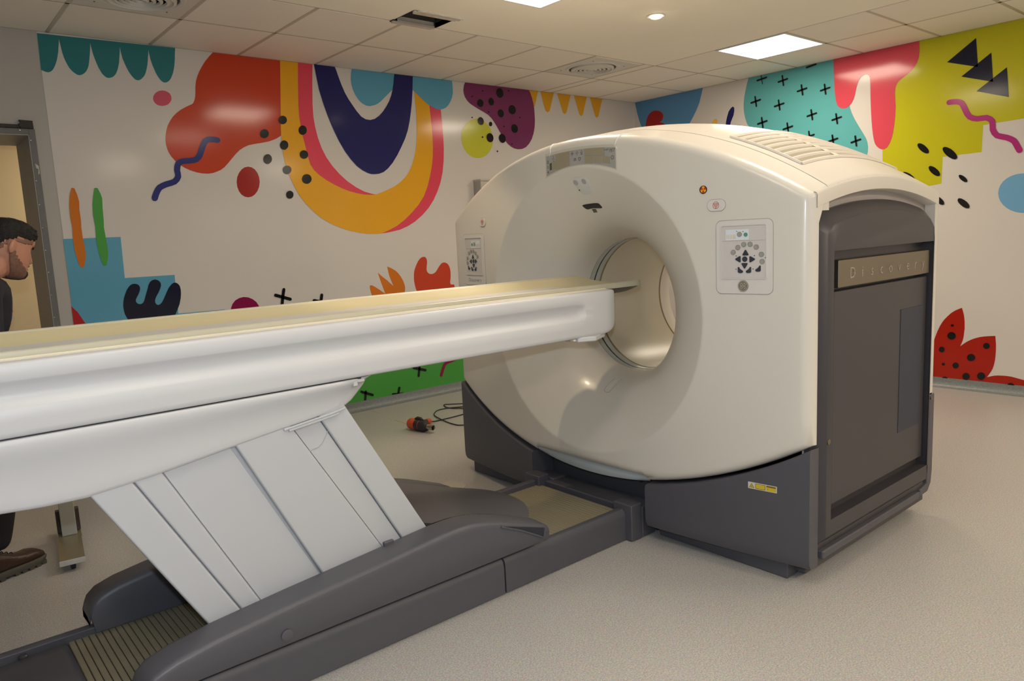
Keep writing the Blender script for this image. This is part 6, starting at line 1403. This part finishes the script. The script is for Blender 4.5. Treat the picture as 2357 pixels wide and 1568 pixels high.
for e in [o for o in COL.objects if o.name.startswith('eye') and o.parent == man and not o.name.startswith('eyebrow')]:
    e.data.transform(Matrix.Translation(PO))
# clothes
cl = mat('work_cloth', (.010, .012, .022), .75, bump=.25, bscale=40, var=.2)
cl2 = mat('trouser_cloth', (.008, .008, .010), .8, bump=.25, bscale=40, var=.2)
shc = [[('pelvis', W(-.03, 0, .93), (.125, .165)), ('belly', W(.10, 0, 1.05), (.125, .155)), ('chest', W(.195, 0, 1.18), (.135, .165)), ('neckb', W(.235, 0, 1.35), (.100, .10))],
    [('chest', 0, 0), ('sL', W(.09, .185, 1.29), .072), ('eL', W(.05, .24, 1.04), .055), ('wL', W(.12, .22, .855), .040)],
    [('chest', 0, 0), ('sR', W(.09, -.185, 1.29), .072), ('eR', W(.05, -.24, 1.04), .055), ('wR', W(.12, -.22, .855), .040)]]
mk('work_shirt', *skin_obj('s', shc, 'chest', cl), cl, man, smooth=180)
for zz, hh_ in ((1.168, .012), (1.132, .012)):
    p0 = W(.245, -.085, zz)
    mk('badge_strip', *merge([[[tuple(p0+PF*a+PL*b+Vector((0, 0, c))) for a, b, c in ((0, 0, 0), (.004, -.03, 0), (.004, -.03, hh_), (0, 0, hh_), (-.01, 0, 0), (-.006, -.03, 0), (-.006, -.03, hh_), (-.01, 0, hh_))], [(0, 1, 2, 3), (4, 5, 6, 7), (0, 1, 5, 4), (1, 2, 6, 5), (2, 3, 7, 6), (3, 0, 4, 7)]]]), mat('badge_grey', (.35, .36, .34), .5), man)
trc = [[('pelvis', W(-.03, 0, .93), (.125, .165)), ('hL', W(-.03, .095, .84), .105), ('kL', W(.035-.16*.55, .10, .48), .082), ('aL', W(-.015-.16, .10, .12), .068)],
    [('pelvis', 0, 0), ('hR', W(-.03, -.095, .84), .105), ('kR', W(.08, -.10, .48), .085), ('k2R', W(.06, -.10, .30), .078), ('aR', W(.025, -.10, .125), .062)]]
mk('trousers', *skin_obj('t', trc, 'pelvis', cl2), cl2, man, smooth=180)
# safety shoes
lea = mat('brown_leather', (.045, .020, .012), .4, bump=.2, bscale=120, var=.25, scale=20)
sole = mat('rubber_sole', (.07, .06, .045), .7, var=.3)
def shoe(s, fo):
    par = None
    def Wf(f, l, z): return tuple(W(f+fo, s*.10+l*s, z))
    st_ = [(-.078, .030, .105, 0), (-.068, .040, .135, 0), (-.03, .043, .145, 0), (.02, .043, .130, 0), (.06, .043, .112, 0), (.10, .047, .092, 0), (.14, .051, .082, 0), (.175, .052, .082, 0), (.205, .047, .074, 0), (.225, .036, .060, 0), (.235, .018, .045, 0)]
    rings = []
    for f, w_, h, _ in st_:
        r = []
        for k in range(20):
            a = 2*PI*k/20; c, sn = math.cos(a), math.sin(a)
            r.append(Wf(f, w_*math.copysign(abs(c)**.75, c), .028+(h-.028)/2+(h-.028)/2*math.copysign(abs(sn)**.75, sn)))
        rings.append(r)
    o = mk('shoe', *loftv(rings), lea, man, smooth=60)
    so_ = []
    out = [(-.085, .02), (-.08, .033), (-.05, .042), (0, .042), (.05, .044), (.10, .050), (.15, .056), (.19, .055), (.22, .045), (.238, .025), (.243, .0)]
    loop = [(f, w_) for f, w_ in out]+[(f, -w_) for f, w_ in reversed(out[:-1])]
    mk('sole', *loftv([[Wf(f, l, .012+(.012 if f > .2 else 0)) for f, l in loop], [Wf(f*1.005, l*1.03, .018+(.012 if f > .2 else 0)) for f, l in loop], [Wf(f*1.005, l*1.03, .034) for f, l in loop], [Wf(f*.98, l*.96, .040) for f, l in loop]]), sole, o)
    for k in range(10):
        f = -.07+k*.031; w_ = interp([(a, b) for a, b in out], f)
        if .03 < f < .06: continue
        mk('tread_lug', *merge([[[Wf(f-.011, -w_, .001), Wf(f+.011, -w_, .001), Wf(f+.011, w_, .001), Wf(f-.011, w_, .001), Wf(f-.011, -w_, .02), Wf(f+.011, -w_, .02), Wf(f+.011, w_, .02), Wf(f-.011, w_, .02)], [(0, 1, 2, 3), (4, 5, 6, 7), (0, 1, 5, 4), (1, 2, 6, 5), (2, 3, 7, 6), (3, 0, 4, 7)]]]), sole, o)
    for k in range(4):
        f = .035+.02*k; h = interp([(a[0], a[2]) for a in st_], f)
        mk('lace', *tubev([Wf(f, -.022, h-.006), Wf(f+.004, 0, h+.004), Wf(f, .022, h-.006)], .0022, 6), blk, o)
    mk('lace', *tubev([Wf(.03, -.01, .135), Wf(.05, -.03, .135), Wf(.075, -.045, .115), Wf(.085, -.05, .105)], .002, 6), blk, o)
    mk('collar_trim', *tubev([Wf(-.075, .0, .112), Wf(-.06, -s*0-.040, .125), Wf(-.02, -.046, .105), Wf(.015, -.046, .118), Wf(.03, -.035, .128)], .0028, 6), mat('yellow_trim', (.55, .33, .03), .5), o)
    if s < 0:
        y_ = .0475
        q = [(-.03, .058), (.004, .085), (.006, .082), (-.022, .060), (.004, .058), (.004, .054), (-.03, .054)]
        # small reflective chevron on the outer side
        v = [Wf(a+.0, .046+.001, c) for a, c in q]+[Wf(a, .049, c) for a, c in q]; n = len(q)
        mk('reflective_chevron', v, [tuple(range(n)), tuple(range(n, 2*n))]+[(i, (i+1) % n, n+(i+1) % n, n+i) for i in range(n)], mat('reflective_grey', (.85, .85, .85), .3), o, smooth=0)
shoe(-1, .0); shoe(1, -.16)

# ------------------------------------------------------------------ give spare light objects their plain names
for o in COL.objects:
    if o.type == 'LIGHT': o['kind'] = 'structure'
